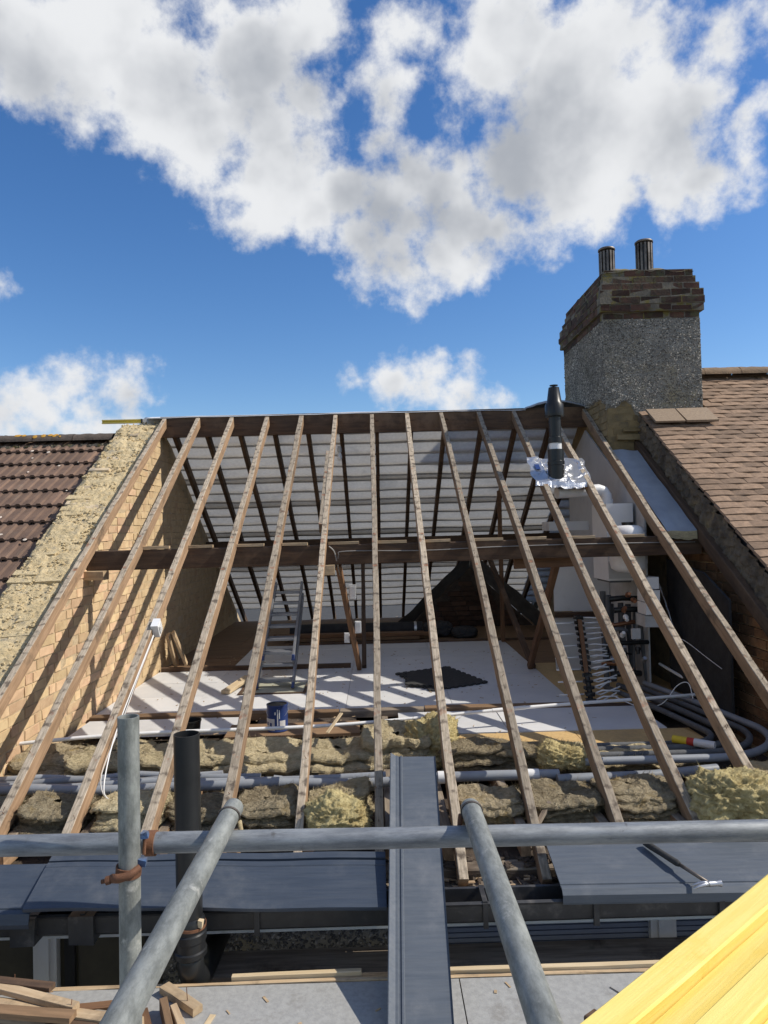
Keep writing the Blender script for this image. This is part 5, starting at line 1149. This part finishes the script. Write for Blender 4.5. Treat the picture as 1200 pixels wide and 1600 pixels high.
ringat((-.588, 1.657, -.770), (0.10, 0, 1), TR + .0005, .022, .004, rust, 'band', CP); ringat((-.553, 1.715, -.735), (1, 0, 0), TR + .0005, .022, .004, rust, 'band', CP)
bt_ = MB().tube([(-.640, 1.630, -.782), (-.612, 1.632, -.777)], .0048, 10).build('bolt', rust, CP, smooth=True); sub('nut', MB().tube([(-.630, 1.630, -.780), (-.620, 1.631, -.778)], .0095, 6).mesh('nut', rust), bt_)
MB().tube([(-.618, 1.634, -.777), (-.60, 1.626, -.774), (-.575, 1.628, -.768), (-.558, 1.645, -.758)], .009, 10, rs=[.010, .010, .009, .007]).build('saddle', rust, CP, smooth=True)
MB().box((-.556, 1.655, -.752), (.020, .016, .014), jit=.003).build('blue_clip', blue_paint, CP); MB().box((-.553, 1.668, -.694), (.016, .014, .012), jit=.003).build('blue_clip', blue_paint, CP); MB().tube([(-.556, 1.668, -.74), (-.554, 1.672, -.70)], .004, 8).build('hinge_pin', rust, CP)
for (x, lb) in ((-.375, 'thin steel clip gripping the far end of the left pointing tube'), (.214, 'steel clip gripping the far end of the right pointing tube')):
    C_ = thing('putlog_clip', (x, 1.72, -.71), lb, 'coupler'); ringat((x, 1.735 if x > 0 else 1.745, -.690), (0, 1, .25), TR + .0005, .006, .003, steel_flue, 'band', C_)
    sx_ = 1 if x < 0 else -1
    MB().tube([(x + sx_ * .026, 1.742, -.70), (x + sx_ * .030, 1.746, -.735), (x + sx_ * .028, 1.75, -.765)], .006, 8).build('hook', bed_mortar if x < 0 else rust, C_, smooth=True)
    MB().tube([(x + sx_ * .036, 1.742, -.735), (x + sx_ * .036, 1.75, -.772)], .005, 8).build('hook', bed_mortar if x < 0 else rust, C_, smooth=True)

# soil pipe
SP = thing('soil_pipe', (-.85, 3.06, -2.0), 'black open topped soil vent pipe standing in front of the eaves', 'soil pipe')
px_, py_ = -.842, 3.10
mb = MB(); mb.lathe([(.055, -1.72), (.055, -.868), (.0545, -.865), (.0505, -.865), (.050, -.87), (.050, -1.25), (0, -1.26)], (px_, py_, 0), 36); mb.build('pipe', black_plastic, SP, smooth=True, angle=30)
mb = MB(); mb.lathe([(.056, -1.64), (.064, -1.655), (.064, -1.70), (.070, -1.705), (.070, -1.735), (.064, -1.74), (.064, -1.775), (.071, -1.78), (.071, -1.80), (.060, -1.81)], (px_, py_, 0), 36); mb.build('socket', black_plastic, SP, smooth=True, angle=30)
MB().tube([(px_, py_, -1.78), (px_, py_, -1.85), (px_ + .004, py_ + .02, -1.90), (px_ + .008, py_ + .07, -1.945), (px_ + .01, py_ + .16, -1.97), (px_ + .01, 3.66, -2.0)], .056, 28).build('bend', black_plastic, SP, smooth=True)
ringat((px_, py_, -1.675), (.1, 0, 1), .066, .012, .004, rust, 'strap', SP); MB().box((px_ + .055, py_ - .035, -1.655), (.022, .022, .03), jit=.004).build('lug', sawn_new, SP)

# yellow timber stack
d = Vector((.773, .635, 0)).normalized(); nrm_ = Vector((.635, -.773, 0)).normalized(); base = Vector((.236, .893, 0))
offy = 0.; labs = ['outermost yellow timber of the stack at the lower right', 'second yellow timber from the roof side, set lower', 'third yellow timber from the roof side', 'fourth yellow timber from the roof side, set lower with a knot', 'fifth yellow timber from the roof side', 'yellow timber of the stack nearest the viewer']
for i, (w, h, dz) in enumerate(((.046, .047, 0), (.044, .030, 0), (.044, .044, 0), (.046, .026, 0), (.045, .040, 0), (.06, .030, 0))):
    z0 = -.664; c = base + nrm_ * (offy + w / 2); offy += w + .0015
    o = beam('yellow_timber', c - d * .22 + Vector((0, 0, z0 + h/2)), c + d * (1.62 + .03 * i) + Vector((0, 0, z0 + h/2)), w, h, yellow_wood, jit=.0012, segs=14); tag(o, labs[i], 'timber', 'yellow timbers at the lower right')

knot = mat('timber_knot', (.42, .24, .06), (.30, .17, .05), rough=.6, scale=30, bump=.3)
for (t, q, zz) in ((.62, .160, .026), (.36, .118, .044)):
    c = base + d * t + nrm_ * q + Vector((0, 0, -.664 + zz + .0006)); a_ = math.atan2(d.y, d.x)
    host = [o for o in bpy.data.objects if o.name.startswith('yellow_timber')][{.160: 3, .020: 0, .118: 2}[q]]
    k_ = inst('knot', MB().lathe([(0, .0008), (.006, .0008), (.009, 0)], (0, 0, 0), 14).mesh('knot', knot)); k_.parent = host; k_.matrix_parent_inverse = host.matrix_basis.inverted()
    k_.matrix_basis = Matrix.Translation(c) @ Matrix.Rotation(a_, 4, 'Z') @ Matrix.Diagonal((1.7, .8, 1, 1))
# scrap timber on the deck
def scrap(p0, p1, w, h, m, label, nm='timber_scrap', up=(0, 0, 1)):
    o = beam(nm, p0, p1, w, h, m, None, up=up, jit=.004); tag(o, label, 'scrap', 'scrap timber on the deck'); return o
D = -1.900
o = scrap((-1.95, 3.00, D + .072), (-1.43, 2.95, D + .062), .055, .03, pale_wood, 'broken orange-tipped batten on top of the scrap pile at far left')
mb = MB(); tp = Vector((-1.435, 2.952, D + .06))
for k in range(9): mb.tube([tp + Vector((-.03, random.uniform(-.022, .022), random.uniform(-.01, .012))), tp + Vector((random.uniform(.02, .09), random.uniform(-.03, .02), random.uniform(-.02, .008)))], .006, 4, rs=[.007, .001])
q = mb.mesh('torn_end', torn_wood); inst('torn_end', q).parent = o; o.children[0].matrix_parent_inverse = o.matrix_basis.inverted()
scrap((-1.95, 2.99, D + .035), (-1.02, 2.79, D + .03), .05, .028, grey_wood, 'long weathered batten through the scrap pile at lower left')
scrap((-1.95, 2.94, D + .07), (-.93, 2.72, D + .060), .05, .028, pale_wood, 'long pale batten lying over the scrap pile at lower left')
scrap((-1.9, 2.87, D + .050), (-1.10, 2.70, D + .05), .06, .03, dark_wood, 'dark batten at the front of the scrap pile')
scrap((-1.85, 2.83, D + .085), (-1.28, 2.735, D + .075), .045, .025, grey_wood, 'short weathered batten nearest the viewer in the scrap pile')
scrap((-1.9, 3.01, D + .10), (-1.34, 2.90, D + .10), .04, .02, dark_wood, 'thin dark lath on top of the scrap pile')
scrap((-1.75, 2.98, D + .10), (-1.20, 2.79, D + .085), .04, .022, pale_wood, 'pale lath laid askew over the scrap pile')
scrap((-1.85, 2.80, D + .11), (-1.18, 2.72, D + .10), .05, .022, brown_board, 'brown lath at the bottom edge of the scrap pile')
scrap((-1.27, 2.83, D + .05), (-.98, 2.90, D + .03), .04, .02, strut_wood, 'reddish batten crossing behind the left pointing tube')
scrap((-.965, 2.86, D + .015), (-.89, 2.70, D + .02), .032, .03, strut_wood, 'brown offcut standing beside the upright tube foot')
scrap((-.895, 2.88, D + .03), (-.815, 2.70, D + .03), .028, .052, brown_board, 'short brown block right of the upright tube foot')
scrap((-.845, 2.86, D + .024), (-.76, 2.70, D + .024), .028, .044, pale_wood, 'split pale block right of the brown block')
scrap((-.925, 3.00, D + .02), (-.75, 2.855, D + .018), .045, .03, pale_wood, 'lone pale offcut with a nail lying on the grey deck')
scrap((-.715, 2.73, D + .004), (-.69, 2.85, D + .004), .022, .005, sawn_new, 'thin pale splinter lying on the grey deck')
scrap((0.759, 2.711, D + .03), (0.821, 2.631, D + .03), .07, .06, dark_wood, 'small dark block half hidden by the yellow timbers')
mb = MB().tube([(-0.80, 2.89, D + .03), (-0.804, 2.895, D + .085)], .0016, 5); mb.tube([(-1.22, 2.784, D + .07), (-1.215, 2.79, D + .12)], .0016, 5); mb.tube([(-1.52, 2.957, D + .07), (-1.518, 2.957, D + .12)], .0016, 5)
o = mb.build('loose_nails', rust); tag(o, 'bent nails standing out of the scrap timber', 'nails', kind='stuff')
o = MB().tube([(0.909, 2.940, D + .003), (0.945, 2.887, D + .003)], .002, 6).build('nail', steel_flue); tag(o, 'single long nail lying on the grey deck at right', 'nail')
scr = scrap((.72, 3.66, -1.64), (.90, 3.86, -1.50), .024, .018, grey_wood, 'thin grey stick poking up from the joist bay right of the right tube')
